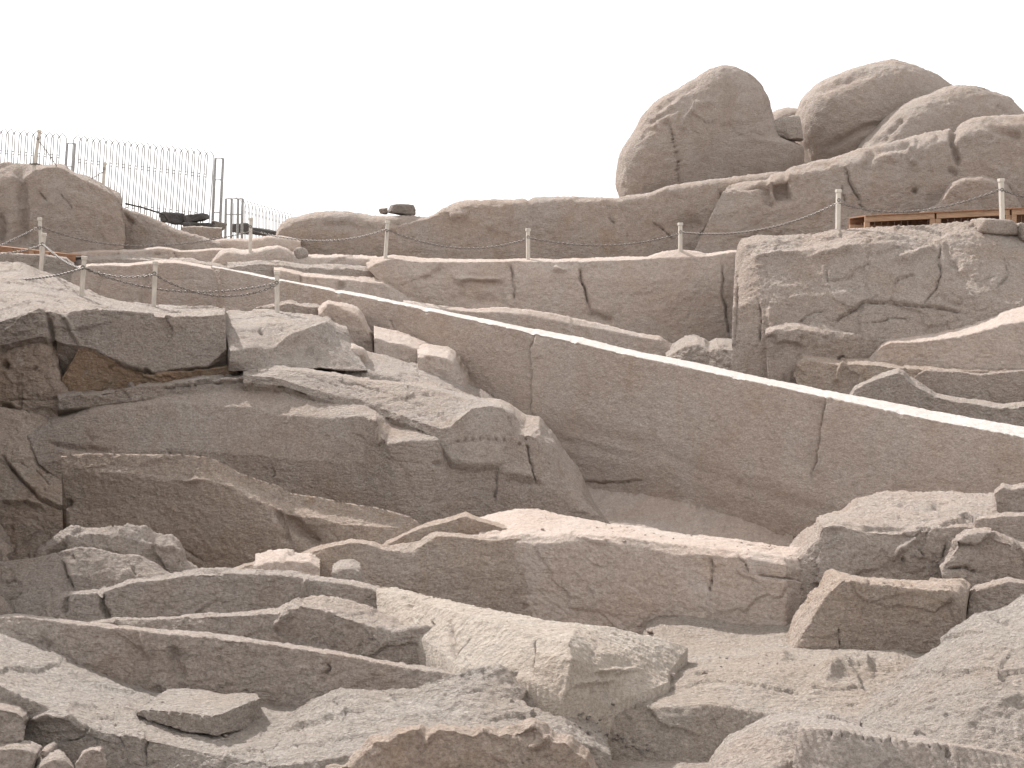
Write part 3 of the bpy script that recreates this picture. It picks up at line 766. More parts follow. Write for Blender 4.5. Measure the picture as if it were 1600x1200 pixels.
ledge("granite_ledge", [
    ("652,550 669,547 701,552 711,559 719,572 731,592 736,604 752,624 772,644", 33.6),
    ("653,558 670,556 699,562 708,569 715,582 727,602 732,614 748,634 768,652", 33.0),
    ("654,620 671,624 700,632 709,636 716,640 728,646 734,650 750,660 770,680", 32.4)],
    PINK, "lower of the two bright-topped steps against the obelisk's side", "rock ledge", 'rough', back=(1.0, 0.1), soft=0, k=0.7, seed=43)
ledge("granite_slope", [
    ("540,556 572,560 604,566 640,578 676,588 704,598 740,616 780,638 830,670", 32.6),
    ("540,575 570,578 602,588 640,596 674,602 702,608 738,622 778,642 826,676", 31.4),
    ("540,620 570,625 602,632 640,640 674,648 702,655 738,662 778,672 826,700", 30.6)],
    GREY, "dusty shaded slope between the sunlit block and the obelisk's side steps", "rock slope", 'rough', back=(1.0, 0.1), soft=1, k=0.7, steep=0.8, seed=39)
# sunlit sloping top, left
ledge("sunlit_ledge", [
    ("-60,406 0,410 28,410 41,414 59,425 84,430 103,438 125,446 141,455 156,463 175,467 200,472 237,477 269,479 300,480 331,479 352,482", (38.5, 34.6)),
    ("-60,446 0,446 28,448 41,450 59,454 84,460 103,464 125,468 141,470 156,473 175,476 200,479 237,483 269,485 300,486 331,485 352,486", (34.0, 32.4)),
    ("-60,512 0,502 20,495 43,488 63,482 80,487 98,492 127,486 150,483 165,485 182,486 205,488 240,492 269,495 300,495 325,494 352,491", (30.2, 30.6)),
    ("-60,545 0,540 20,536 43,530 63,526 82,530 102,538 127,541 148,545 166,555 184,562 205,570 240,580 269,578 300,574 325,572 354,545", (30.0, 30.2)),
    ("-60,610 0,606 20,604 43,602 63,600 84,600 102,606 122,606 146,600 166,603 184,605 205,606 240,604 269,600 300,596 325,594 354,590", (30.9, 30.9))],
    GREY, "big pale block at the left with a sunlit top where two posts stand", "rock block", 'rough', brink=2, steep=1, back=(1.5, -0.3), soft=0, k=0.8,
    cuts=[("72,484 80,520 84,560 92,600", 3.5, 0.35), ("62,486 30,500 0,525", 3, -0.1), ("96,492 112,510 124,540", 3, -0.15), ("100,494 180,492 250,498 350,497", 2, 0.06), ("60,430 90,450 110,452", 3, 0.15), ("0,470 30,475", 2, 0.12)], seed=44)
# the sunlit block right of it
ledge("sunlit_block", [
    ("344,492 360,486 385,485 400,483 419,483 441,488 463,489 485,490 504,494 516,498 524,505 542,510", 34.6),
    ("352,520 366,515 386,512 404,509 422,506 444,504 464,500 485,498 502,498 515,499.5 524,507 543,513", (31.2, 33.4)),
    ("360,548 372,549 390,545 410,546 423,546 435,538 453,523 473,517 490,510 510,501 524,510 545,520", (29.6, 33.0)),
    ("358,565 370,566 392,566 412,566 430,564 446,560 462,552 480,546 500,540 520,532 534,530 548,536", (29.5, 32.4)),
    ("356,580 368,580 392,579 412,578 430,577 446,577 462,578 480,577 500,575 524,578 552,580 574,580", (29.7, 31.2))],
    GREY, "sunlit tilted block with small hollows on top, carrying the foremost post", "rock block", 'rough', brink=2, steep=1, back=(1.5, -0.3), drop=(-1.0, -0.1), soft=0, k=0.7, ripple=((0.6, -0.5, 0.0), 0.22, 0.0110),
    cuts=[("405,518 412,519", 4, 0.14), ("425,512 433,508", 3, 0.12), ("440,505 452,502", 3, 0.12), ("438,518 450,518", 2.5, 0.12), ("510,528 520,540", 4, -0.12), ("478,548 500,560", 8, 0.12)], seed=45)
boulder("loose_rock", "520,572 508,571 528,563 541,552 544,534 556,540 569,546 574,560 573,577 560,580 540,578", (548, 562), 32.4, (0.5, 0.6), PINK,
        "brown wedge of rock at the right foot of the sunlit tilted block", "rock", stone='rough', k=0.5, power=4.0, seed=46, planes=7)
# the column and slope at the left edge
ledge("granite_wall", [
    ("-60,520 0,512 20,508 43,504 63,500 80,510 92,540 98,580 102,600", 30.6),
    ("-60,560 0,556 20,550 43,546 63,544 78,550 90,572 96,596 106,616", 30.1),
    ("-60,625 0,622 20,620 43,620 63,620 78,624 92,630 102,638 116,644", 29.7),
    ("-60,700 0,695 20,690 43,686 63,680 80,676 98,672 116,668 136,664", 29.2)],
    WARM, "rusty shaded wall at the left edge below the pale block", "rock wall", 'rough', steep=0.5, back=(1.5, -0.1), soft=2,
    cuts=[("0,566 12,576", 5, 0.3), ("0,624 40,626 100,624", 1.8, 0.15), ("36,580 50,578 62,570", 2, 0.12), ("0,635 14,640 24,652", 6, 0.35), ("30,600 34,640 36,668", 2.5, 0.12)], seed=47)
ledge("rusty_recess", [
    ("96,596 110,566 124,543 147,543 173,562 200,572 230,587 268,582 314,578 372,568", 30.15),
    ("96,600 110,572 124,550 147,550 173,568 200,578 230,591 268,588 314,586 372,578", 30.2),
    ("94,625 110,622 124,620 147,618 173,616 200,612 230,608 268,606 314,604 372,600", 30.3)],
    OCHRE, "rusty orange hollow under the pale left block", "rock recess", 'rough', back=(1.0, 0.0), soft=0, seed=48)
# bedding plates
ledge("granite_plate", [
    ("90,612 150,603 207,597 260,596 330,587 372,578 420,577 469,579 520,588", 30.5),
    ("90,622 150,612 207,602 260,603 330,596 400,587 424,584 470,595 530,618", 29.3),
    ("90,640 150,635 207,626 260,620 330,614 400,604 424,602 470,610 530,630", 29.2)],
    GREY, "thin bedding plate with dark seams below the two upper left blocks", "rock plate", 'rough', back=(2.0, 0.05), drop=(-0.4, -0.2), soft=0, k=0.8,
    cuts=[("100,600 150,604 205,600 230,593 300,588", 1.8, 0.25), ("110,613 165,614 215,600", 1.8, 0.3), ("240,608 310,600 400,595", 1.8, 0.2), ("330,592 380,588 424,586 440,592", 2.0, 0.3)], seed=49)
# the big middle-left block: sunlit plate above, great shaded face below
ledge("granite_block", [
    ("40,672,29.3 110,648,29.3 150,634,29.3 207,625,29.3 267,614,29.3 330,608,29.3 400,600,29.4 434,600,29.4 503,602,29.4 540,606,29.3 566,610,29.2 590,614,29.2 612,618,29.1 640,622,29.0 680,628,28.9 702,632,28.8 722,634,28.7 745,636,28.6 764,637,28.5 781,638,28.4 797,646,28.3 812,658,28.3 822,664,28.3 843,668,28.2 852,680,28.1 868,696,28.0 880,720,27.9 910,760,27.8", 29),
    ("44,684,28.9 112,660,28.9 152,646,28.9 207,636,28.9 267,630,28.9 333,634,28.8 400,637,28.6 434,649,28.4 503,654,28.1 540,651,27.9 566,650,27.8 588,658,27.5 603,695,27.0 640,690,26.9 684,688,26.95 702,692,27.3 722,692,27.4 745,690,27.5 770,688,27.6 788,690,27.5 803,680,27.4 826,678,27.3 838,684,27.3 850,700,27.3 860,722,27.3 878,752,27.3 908,776,27.3", 28),
    ("60,724 120,714 160,708 210,706 270,704 333,706 400,710 434,716 503,720 540,722 566,724 590,726 612,730 640,732 680,734 702,730 724,724 746,722 772,726 790,730 804,734 828,740 840,746 852,756 870,770 895,792 940,808", (27.6, 26.4)),
    ("90,748 130,746 170,746 215,750 275,758 335,772 400,802 434,808 503,828 540,832 566,834 590,836 612,838 640,840 680,842 702,840 724,838 746,838 772,838 790,838 804,838 828,838 842,838 858,840 880,846 915,852 990,858", (27.2, 26.0))],
    ROCK, "massive shaded block in the middle left below the sunlit sheet", "rock block", 'worked', brink=1, steep=0.4, back=(1.0, 0.1), soft=0, k=0.75, res=2.3,
    cuts=[("690,800 720,802", 4.0, 0.02)] + [("%d,%d" % p, 1.7, 0.07 + 0.02 * (p[0] % 3)) for p in ((812, 694), (824, 698))] + [
          ("818,668 820,690 826,710 832,730 838,760", 2.2, 0.2), ("778,725 776,760 772,790", 2.4, 0.14), ("780,738 840,742", 5, -0.08), ("786,752 850,758", 4, 0.06), ("676,722 690,728", 4, 0.1), ("426,728 429,740 424,748", 1.6, 0.12), ("258,700 268,714 275,722", 1.6, 0.12),
          ("70,690 110,700 180,704", 4, 0.1), ("130,676 145,690", 2.2, 0.1)], seed=50)
ledge("sunlit_sheet", [
    ("380,580 430,577 469,579 513,585 565,594 613,599 647,602 680,608 705,615 730,623 750,628 764,631 773,632.5 782,634 798,647", (29.8, 28.4)),
    ("380,586,29.2 440,592,29.1 493,609,28.8 531,620,28.6 560,624,28.5 592,636,28.1 625,648,27.7 661,661,27.35 690,670,27.1 703,667,27.1 720,652,27.3 738,638,27.6 764,634,27.8 784,638,27.9 800,652,27.9", 28),
    ("380,598,29.1 440,603,29.0 493,620,28.7 531,632,28.5 560,637,28.4 592,648,28.0 625,660,27.6 661,674,27.25 690,694,26.95 706,718,26.9 724,722,26.95 742,724,27.0 766,724,27.1 788,722,27.2 804,722,27.3", 28)],
    GREY, "sunlit sheet of granite sloping down to a sharp corner above the massive middle left block", "rock sheet", 'rough', back=(0.8, 0.0), drop=(-0.2, -0.3), soft=0, k=0.6, steep=1, seed=51, res=1.8,
    cuts=[("%d,%d" % p, 1.7, 0.07 + 0.02 * (p[0] % 3)) for p in ((716, 689), (728, 687), (740, 686), (752, 685), (764, 685), (776, 686), (788, 688))] + [("700,694 740,690 795,692", 3.6, 0.03), ("520,592 600,612 680,640", 2.0, 0.05), ("470,585 540,606 600,625", 2.0, 0.04), ("640,640 680,655", 3, 0.05)])
# second, lower ledge below the great face
ledge("granite_ledge", [
    ("96,730 133,726 173,726 207,728 253,728 300,729 327,732 347,742 373,756 400,767 433,777 453,789 500,796 537,804 592,812 640,826 690,860", (26.95, 25.25)),
    ("96,742 133,739 173,738 207,742 233,746 268,751 300,749 333,753 360,760 384,775 415,790 440,797 467,806 500,809 530,818 570,820 610,850", (26.85, 25.1)),
    ("104,790 140,790 180,792 215,796 245,800 278,804 308,806 338,810 362,814 386,820 418,826 442,832 468,838 498,842 528,846 560,850 600,866", (26.5, 24.7)),
    ("110,830 145,838 190,850 222,862 255,875 290,888 320,896 345,898 366,898 388,898 420,898 444,896 470,894 500,892 530,890 562,890 600,890", (25.8, 24.5))],
    WARM, "rusty bulging ledge running below the massive middle left block", "rock ledge", 'worked', back=(0.15, 0.2), soft=2,
    cuts=[("440,800 470,830 500,850", 10, 0.3), ("430,795 445,830 450,850", 5, 0.2), ("106,780 108,790", 4, 0.25), ("230,842 280,855 320,880", 2.5, 0.2), ("280,752 320,750", 3, -0.1)], seed=52)
# left bottom slope of shattered rock
ledge("granite_slope", [
    ("-60,655 0,660 30,664 55,670 75,678 92,690", 29.2),
    ("-60,700 0,704 30,708 55,714 78,724 98,736", (28.7, 28.4)),
    ("-60,782 0,784 32,784 58,786 82,792 104,800", (27.9, 27.4)),
    ("-60,900 0,900 34,900 60,900 86,900 112,900", (27.0, 26.4))],
    WARM, "dusty slope of cracked rock at the left edge below the rusty wall", "rock slope", 'rough', steep=1, back=(0.3, 0.3), soft=3, k=1.1,
    cuts=[("0,712 30,746 65,782 100,794 118,792", 2.4, 0.3), ("24,720 60,735 80,760", 3, 0.15), ("0,782 40,784 75,792", 3, -0.15), ("85,840 70,850 110,830", 4, 0.15)], seed=53)
ledge("granite_block", [
    ("60,858 84,842 108,826 130,823 157,823 189,820 212,823 227,822 245,832 269,837 281,846 288,860 292,876 310,890 345,902", 22.3),
    ("60,866 84,852 106,838 128,834 156,836 180,838 204,842 222,848 238,850 254,856 268,854 280,860 284,880 300,896 335,908", 22.0),
    ("60,880 84,872 106,856 128,852 156,852 180,856 204,864 222,874 238,884 254,892 264,894 274,896 284,900 300,906 335,915", 21.8),
    ("60,930 84,930 106,930 128,930 156,930 180,930 204,930 222,930 238,930 254,930 264,930 274,930 284,930 300,930 335,935", 21.4)],
    GREY, "low humped rock with a bright flat corner at the left, above the smooth slab", "rock block", 'rough', brink=1, steep=0.6, back=(0.5,-0.4), soft=0, k=0.9, cuts=[("70,872 90,860 105,850", 4, 0.18)], seed=54)
ledge("smooth_slab", [
    ("-60,880 0,876 40,872 72,866 100,858 120,853 150,855 185,864 215,866 240,878 262,893 275,900", (21.5, 21.3)),
    ("-60,925 0,920 40,912 72,906 100,900 120,896 150,894 185,896 215,898 240,902 262,908 275,912", (21.1, 20.95)),
    ("-60,975 0,972 40,970 72,966 100,962 120,958 150,952 185,948 215,946 240,942 262,938 275,934", (20.7, 20.6)),
    ("-60,1010 0,1006 40,1002 72,1000 100,996 120,992 150,990 185,986 215,982 240,980 262,978 275,976", (20.4, 20.3))],
    GREY, "smooth grey slab with a black crack sloping at the left edge", "rock slab", 'worked', steep=1, back=(0.5,-0.2), soft=2, k=0.7,
    cuts=[("97,872 102,888 108,905 115,920", 2.0, 0.25), ("205,884 214,900", 1.8, 0.15), ("0,908 20,906 30,912", 2, 0.12), ("0,938 22,936 40,925", 2, 0.12), ("112,866 120,872", 3, 0.06), ("10,912 25,904", 2, 0.1)], seed=55)

# ================================================================== middle ledges below the obelisk
ledge("granite_bench", [
    ("700,812 755,806 780,798 808,793 843,795 874,803 906,809 955,819 1050,831 1133,841 1190,848 1232,853 1262,850 1290,840", (24.4, 21.8)),
    ("700,835 755,838 790,838 815,834 850,838 880,836 905,835 950,838 983,841 1060,850 1100,854 1180,864 1225,871 1290,884,20.8", (21.9, 19.4)),
    ("700,850 755,850 790,850 815,848 850,850 880,848 915,848 955,850 1007,856 1058,868 1100,866 1182,876 1228,884 1292,898,20.5", (21.6, 19.0)),
    ("700,960 755,962 790,966 815,970 850,975 880,978 915,982 955,988 1007,994 1058,1000 1100,1006 1182,1010 1228,1006 1292,1010,20.0", (20.9, 18.4))],
    PINK, "wide bench with a sunlit top running below the obelisk", "rock ledge", 'rough', back=(1.2, -0.6), soft=0, k=0.6,
    cuts=[("1112,872 1114,900 1106,930", 2.5, 0.22), ("1180,900 1240,905 1275,912", 2.0, 0.22), ("1154,866 1165,880 1172,898", 2, 0.12), ("900,842 960,846", 3, -0.08)], seed=60)
ledge("granite_ridge", [
    ("585,860 605,846 640,829 664,818 696,809 727,800 752,809 790,819 832,828 885,836", 22.6),
    ("588,864 606,851 640,834 664,824 696,817 727,807 750,815 788,825 830,833 883,840", 22.1),
    ("592,880 608,880 640,880 664,880 696,880 727,880 750,880 788,880 830,880 883,880", 21.8)],
    WARM, "low peaked ridge of brown rock behind the wavy-edged face", "rock ridge", 'worked', back=(0.4, -0.8), soft=0, k=0.6, seed=61)
ledge("wavy_face", [
    ("355,892 384,880 413,873 455,870 490,856 520,848 550,842 584,847 610,850 633,848 655,845 664,838 682,831 705,833 727,835 766,840 797,838 815,835 850,842 900,850", (22.4, 21.6)),
    ("355,895 384,884 413,878 455,875 490,861 520,853 550,847 584,852 610,856 633,857 655,854 666,846 682,837 705,838 727,840 766,845 797,843 816,840 852,850 900,862", (21.9, 21.2)),
    ("355,905 384,902 413,898 455,896 490,892 520,890 550,890 584,892 610,894 633,894 655,892 668,888 684,886 705,886 727,888 766,890 797,892 816,894 852,900 900,912", (21.4, 20.7)),
    ("355,925 384,925 413,924 455,922 490,922 520,924 550,928 584,934 610,938 633,942 655,946 668,950 684,954 705,958 727,962 766,966 797,970 816,974 852,978 900,985", (20.9, 20.2))],
    WARM, "brown shaded rock face with a wavy bright rim in the middle", "rock face", 'worked', back=(0.5, -0.8), soft=0, k=0.8,
    cuts=[("585,850 640,856 655,850", 4, 0.1)], seed=62)
ledge("granite_slab", [
    ("400,880 420,875 450,872 484,873 500,882", 21.15), ("396,886 420,882 450,879 482,880 500,888", 20.9), ("396,900 420,898 450,898 482,898 500,900", 20.7)],
    PINK, "thin flat slab at the left tip of the wavy-edged face", "rock slab", 'rough', back=(0.5, 0), soft=0, k=0.6, seed=63)
ledge("granite_slab", [
    ("520,892 535,886 552,885 563,890 568,905", 20.12), ("518,896 535,891 550,890 560,896 565,911", 20.0), ("518,915 535,915 550,916 560,918 565,924", 19.8)],
    GREY, "small grey slab between the wavy-edged face and the ledge before it", "rock slab", 'rough', back=(0.5, 0), soft=0, k=0.5, seed=64)

# ================================================================== right-hand blocks
ledge("granite_block", [
    ("1235,862 1258,836 1275,824 1280,812 1302,805 1322,797 1338,783 1358,778 1383,771 1425,774 1467,771 1508,773 1554,775 1640,775", (22.4, 23.0)),
    ("1240,872 1262,848 1276,832 1280,815 1300,812 1330,814 1360,812 1390,808 1425,804 1467,800 1510,798 1550,796 1580,795 1640,795", (20.6, 21.4)),
    ("1240,880 1262,858 1277,842 1283,822 1302,820 1333,828 1383,832 1417,832 1445,828 1467,824 1500,822 1540,824 1570,826 1640,830", (20.1, 20.2)),
    ("1240,895 1262,880 1278,868 1288,860 1306,860 1336,862 1384,864 1418,862 1446,860 1468,862 1500,864 1540,866 1570,868 1640,872", (19.8, 19.8)),
    ("1240,930 1262,920 1278,914 1290,912 1308,914 1340,916 1386,918 1420,920 1450,922 1470,922 1502,924 1542,926 1572,928 1640,930", (19.4, 19.6))],
    ROCK, "flat-topped broken block at the right under the obelisk's lower end", "rock block", 'broken', brink=2, back=(1.5, -0.2), soft=0, k=0.65,
    cuts=[("1390,880 1405,858 1440,840", 5, -0.15), ("1410,895 1415,870", 3, 0.15), ("1480,842 1475,870 1478,890", 3, 0.25), ("1435,858 1445,870", 3, 0.15), ("1480,885 1530,892", 3, 0.15), ("1400,785 1440,795 1480,785", 5, 0.15)], seed=65)
ledge("loose_block", [
    ("1552,768 1556,762 1567,755 1580,759 1592,756 1650,750", 21.4), ("1553,771 1558,767 1568,761 1580,766 1592,763 1650,760", 21.1), ("1562,792 1568,800 1578,804 1590,804 1600,804 1650,806", 20.9)],
    ROCK, "angular brown block perched at the right edge on the flat-topped rock", "rock", 'broken', back=(0.3, -0.1), soft=0, k=0.4, seed=66)
ledge("flat_stone", [
    ("1522,812 1530,806 1548,803 1568,800 1600,800 1650,800", 20.6), ("1522,814 1532,811 1550,809 1570,806 1600,807 1650,808", 20.2), ("1524,820 1534,820 1552,820 1572,818 1600,818 1650,820", 20.1)],
    ROCK, "thin flat stone just left below the perched block at the right edge", "rock", 'rough', back=(0.3, -0.1), soft=0, k=0.4, seed=67)
ledge("granite_block", [
    ("1470,884 1482,866 1490,845 1508,830 1530,827 1552,829 1576,838 1600,846 1650,850", 19.9),
    ("1472,890 1486,872 1496,850 1512,838 1532,836 1552,838 1576,846 1600,854 1650,858", 19.5),
    ("1474,912 1488,912 1500,912 1514,912 1534,912 1554,910 1576,906 1600,902 1650,902", 19.2)],
    ROCK, "lumpy brown chunk below the perched block at the right edge", "rock block", 'broken', back=(0.5,-0.1), soft=0, k=0.7, cuts=[("1480,888 1510,885 1535,894", 2.5, 0.2)], seed=68)
ledge("cut_block", [
    ("1222,1012 1226,1000 1240,966 1262,936 1281,905 1290,889 1300,886 1318,892 1342,898 1383,902 1433,905 1487,906 1504,905 1516,914", (18.9, 18.7)),
    ("1224,1018 1230,1004 1246,972 1268,940 1288,910 1300,897 1312,896 1324,900 1344,905 1384,909 1434,912 1486,913 1500,914 1512,924", (18.3, 18.2)),
    ("1228,1024 1244,1008 1264,978 1282,946 1300,922 1318,906 1324,908 1332,912 1348,914 1386,918 1434,922 1484,924 1494,936 1500,960", (17.9, 17.8)),
    ("1230,1045 1250,1044 1270,1042 1288,1042 1306,1040 1322,1040 1330,1040 1340,1040 1354,1040 1390,1040 1436,1040 1484,1040 1492,1040 1498,1042", (17.5, 17.4))],
    WARM, "brown block with a scalloped tool-cut rim standing on the sandy floor at the right", "rock block", 'rough', brink=2, back=(0.4, -0.3), soft=0, k=0.55,
    cuts=[("1345,905 1344,912", 3, 0.1), ("1358,907 1357,914", 3, 0.1), ("1371,908 1370,915", 3, 0.1), ("1384,909 1383,916", 3, 0.1), ("1398,910 1397,917", 3, 0.1), ("1412,911 1411,918", 3, 0.1), ("1426,912 1425,919", 3, 0.1), ("1312,980 1310,1020", 3, 0.1)], seed=69,
    ripple=((1.0, 0.0, 0.05), 0.16, 0.0138))
ledge("granite_block", [
    ("1508,950 1512,925 1520,914 1550,907 1575,899 1600,903 1650,900", 19.0), ("1508,958 1514,934 1522,922 1550,915 1575,908 1600,911 1650,908", 18.5),
    ("1508,1010 1514,1010 1522,1010 1550,1010 1575,1010 1600,1010 1650,1010", 17.9)],
    ROCK, "rounded brown block at the right edge beside the scalloped block", "rock block", 'rough', back=(0.4,-0.3), soft=2, k=0.7, seed=70)
# ================================================================== sandy floor and foreground
ledge("quarry_floor", [
    ("1010,1012 1030,1003 1060,1000 1100,1000 1160,998 1230,990 1300,1010 1400,1012 1460,1020", 19.0),
    ("985,1040 1005,1036 1030,1030 1066,1024 1130,1026 1230,1022 1300,1020 1400,1016 1460,1030", (17.5, 17.2)),
    ("930,1082 970,1072 1030,1060 1100,1050 1160,1046 1230,1040 1300,1050 1400,1054 1460,1060", (16.2, 16.0)),
    ("880,1112 925,1103 960,1104 1050,1099 1112,1093 1150,1098 1180,1102 1300,1106 1460,1120", (14.9, 14.7)),
    ("880,1120 925,1112 960,1112 1050,1106 1112,1101 1150,1106 1180,1112 1300,1116 1460,1130", (14.7, 14.5)),
    ("900,1165 940,1168 970,1170 1050,1172 1112,1172 1150,1172 1180,1172 1300,1176 1460,1180", (14.1, 13.9)),
    ("900,1195 940,1195 970,1195 1050,1195 1112,1195 1150,1195 1180,1195 1300,1195 1460,1195", (13.9, 13.7))],
    SAND, "sunlit quarry floor of pale dusty rock with a shaded front step", "rock ledge", 'rough', brink=4, steep=0.5, back=(1.0, 0.1), soft=2, k=0.6,
    cuts=[("1180,1032 1210,1024 1235,1028", 7, -0.12), ("1280,1060 1320,1040 1370,1045", 12, -0.2), ("900,1112 930,1120", 5, -0.08)], seed=71)
# T1, T2, T3: three stepped ledges on the left
ledge("granite_ledge", [
    ("58,962 64,950 70,940 101,924 154,921 175,914 210,903 245,900 287,894 315,889 357,889 402,892 455,894 490,900 546,905 594,914 625,925", (19.6, 19.4)),
    ("60,966 67,955 74,946 103,930 155,927 178,920 212,909 247,906 288,900 316,895 357,895 402,898 455,900 488,907 542,914 590,924 622,936", (19.1, 18.9)),
    ("64,985 74,985 84,985 108,986 158,988 182,988 214,986 250,984 290,982 318,980 358,978 402,978 455,978 488,976 540,976 590,980 620,985", (18.5, 18.3))],
    GREY, "third ledge back of the stepped ledges at the lower left, dark shaded face", "rock ledge", 'rough', back=(0.35, -0.5), soft=0, k=0.8, cuts=[("155,924 160,945 168,968", 4, 0.25), ("103,928 100,960", 4, 0.15), ("480,905 474,935 482,950", 4, -0.15)], seed=72)
ledge("granite_ledge", [
    ("130,975 182,965 245,965 304,959 350,955 385,955 427,952 441,945 462,937 492,930 540,935 575,948 600,962 640,974 700,976 712,976", (18.2, 17.4)),
    ("130,978 182,969 245,969 304,964 350,961 385,961 427,959 446,956 469,945 500,952 525,960 549,968 580,980 615,990 668,981 700,980", (17.7, 16.4)),
    ("130,990 182,990 245,992 304,996 350,1000 385,1004 427,1006 446,1008 470,1010 500,1014 525,1018 549,1022 582,1028 618,1034 668,1040 700,1042", (17.3, 16.1))],
    GREY, "second of the stepped ledges at the lower left, with a lumpy peak", "rock ledge", 'rough', back=(0.35, -0.5), soft=0, k=0.8, cuts=[("430,985 445,965 460,952", 6, -0.12)], seed=73)
ledge("granite_ledge", [
    ("-60,968 0,963 21,960 52,962 87,967 140,973 217,981 245,984 315,988 367,993 420,1000 490,1011 550,1020 587,1028 640,1039 712,1046 730,1048", (17.0, 15.8)),
    ("-60,972 0,967 21,965 52,967 87,972 140,979 217,987 245,991 315,996 367,1001 420,1007 490,1018 550,1027 587,1036 640,1046 706,1054 726,1056", (16.4, 15.2)),
    ("-60,1000 0,1003 22,1008 54,1018 90,1034 142,1056 218,1084 250,1088 318,1096 370,1104 422,1106 490,1086 545,1080 590,1082 642,1082 706,1072 730,1070", (15.9, 14.9))],
    ROCK, "front one of the stepped ledges at the lower left, long with a bright rim", "rock ledge", 'worked', back=(0.3, -0.5), soft=0, k=0.9,
    cuts=[("222,990 226,1010 232,1028", 3, -0.1), ("265,1010 275,1040 280,1070", 10, 0.14), ("250,1060 270,1085", 8, -0.1), ("508,1034 516,1044 506,1054", 3, 0.12), ("60,1000 80,1010", 8, 0.1), ("335,1000 345,1015", 5, -0.06), ("385,1005 400,1020", 5, -0.06)], seed=74)
# the sunlit tool-marked wall
ledge("tool_marked_block", [
    ("589,919,18.9 619,917,18.7 661,929,17.9 696,936,17.3 724,943,16.9 752,950,16.5 780,954,16.2 810,960,16.0 850,967,15.9 902,972,16.0 955,981,16.2 1018,995,16.6 1055,1004,16.8 1075,1012,16.9", 16),
    ("588,926,18.7 615,926,18.3 650,940,17.5 684,950,16.8 716,958,16.3 742,966,15.9 776,974,15.5 806,984,15.2 846,998,14.9 888,1006,14.45 925,1022,14.9 958,1022,15.2 1000,1034,15.5 1045,1052,15.8", 16),
    ("589,940,18.5 607,946,18.1 642,958,17.3 676,970,16.6 706,984,16.0 734,996,15.6 770,1004,15.2 800,1010,14.9 844,1026,14.5 893,1030,14.2 925,1038,14.6 962,1044,15.0 1004,1052,15.3 1044,1060,15.6", 16),
    ("590,962,18.2 602,976,17.8 630,988,17.0 664,1000,16.3 698,1026,15.6 716,1042,15.2 752,1052,14.8 790,1056,14.5 838,1068,14.2 881,1094,13.95 922,1100,14.3 962,1098,14.7 1010,1080,15.0 1044,1066,15.4", 16)],
    TAN, "sunlit pale block with slanting tool marks on its left-facing side", "rock block", 'worked', steep=1, back=(0.3, -0.6), soft=0, k=0.6, res=1.15,
    cuts=[("838,1000 836,1030 836,1060", 2.2, 0.14), ("700,975 706,1010 712,1036", 5, 0.12), ("628,935 650,940 630,955", 5, 0.12), ("672,970 680,978", 3, 0.12), ("740,995 712,1030", 3, 0.1), ("925,1050 1000,1046", 4, -0.06), ("890,1070 960,1062", 4, -0.05)],
    ripple=((0.43, -0.9, 0.5), 0.13, 0.013), seed=75)
# foreground ground, left
ledge("granite_slope", [
    ("-80,990 0,996 35,1008 70,1022 122,1044 168,1064 210,1080 250,1090 330,1096 420,1110 470,1116", (15.9, 14.9)),
    ("-80,1020 0,1030 30,1038 66,1052 116,1072 160,1090 204,1104 246,1112 320,1124 396,1136 450,1142", (15.3, 14.2)),
    ("-80,1058 0,1064 24,1076 56,1090 100,1106 144,1128 182,1138 226,1142 280,1156 345,1172 420,1182", (14.5, 13.3)),
    ("-80,1064 0,1072 24,1084 56,1098 100,1116 146,1142 184,1148 226,1152 280,1168 345,1182 420,1192", (14.3, 13.1)),
    ("-80,1240 0,1240 24,1240 56,1240 100,1240 146,1240 184,1240 226,1240 280,1240 345,1240 420,1240", (13.5, 12.4))],
    PALE, "sunlit slope of pale rock at the lower left under the loose slab", "rock slope", 'rough', brink=3, back=(0.6, -0.1), soft=0, k=0.6,
    cuts=[("48,1130 80,1118 120,1128", 6, -0.12), ("228,1144 224,1180 226,1200", 3, 0.14), ("186,1146 192,1168", 3, 0.1), ("100,1160 130,1150 142,1140", 2.5, 0.15), ("150,1105 100,1100", 4, -0.04)], ripple=((0.4, 0.9, 0.0), 0.14, 0.0077), seed=76)
ledge("granite_ridge", [
    ("400,1142 430,1126 460,1108 488,1094 510,1080 530,1071 570,1075 610,1078 650,1075 690,1060 730,1044 770,1042 811,1050 850,1066 880,1092 915,1108", (14.9, 14.4)),
    ("405,1152 438,1140 470,1126 500,1112 530,1104 560,1102 600,1100 640,1102 680,1098 720,1090 760,1090 800,1096 834,1104 860,1110 884,1112 935,1134", (14.3, 14.1)),
    ("410,1170 446,1164 480,1152 512,1148 540,1142 566,1138 604,1134 642,1132 680,1130 718,1128 756,1128 796,1126 832,1120 858,1122 884,1126 948,1156", (13.5, 13.8)),
    ("420,1196 456,1194 490,1190 520,1186 545,1182 570,1172 606,1160 644,1152 680,1148 718,1150 756,1150 796,1146 832,1140 858,1146 884,1150 955,1180", (12.9, 13.4)),
    ("420,1260 456,1260 490,1260 520,1260 545,1260 570,1260 606,1260 644,1260 680,1260 718,1260 756,1260 796,1260 832,1260 858,1260 884,1260 955,1260", (12.3, 12.8))],
    PALE, "sunlit ridge of freshly split rock at the bottom, right of the loose slab", "rock ridge", 'rough', brink=3, back=(0.5, -0.3), soft=0, k=0.75,
    cuts=[("440,1140 500,1125 540,1112 580,1108", 2.5, 0.1), ("610,1125 670,1118 700,1108", 5, -0.05)], ripple=((0.8, 0.5, 0.0), 0.12, 0.0077), seed=77)
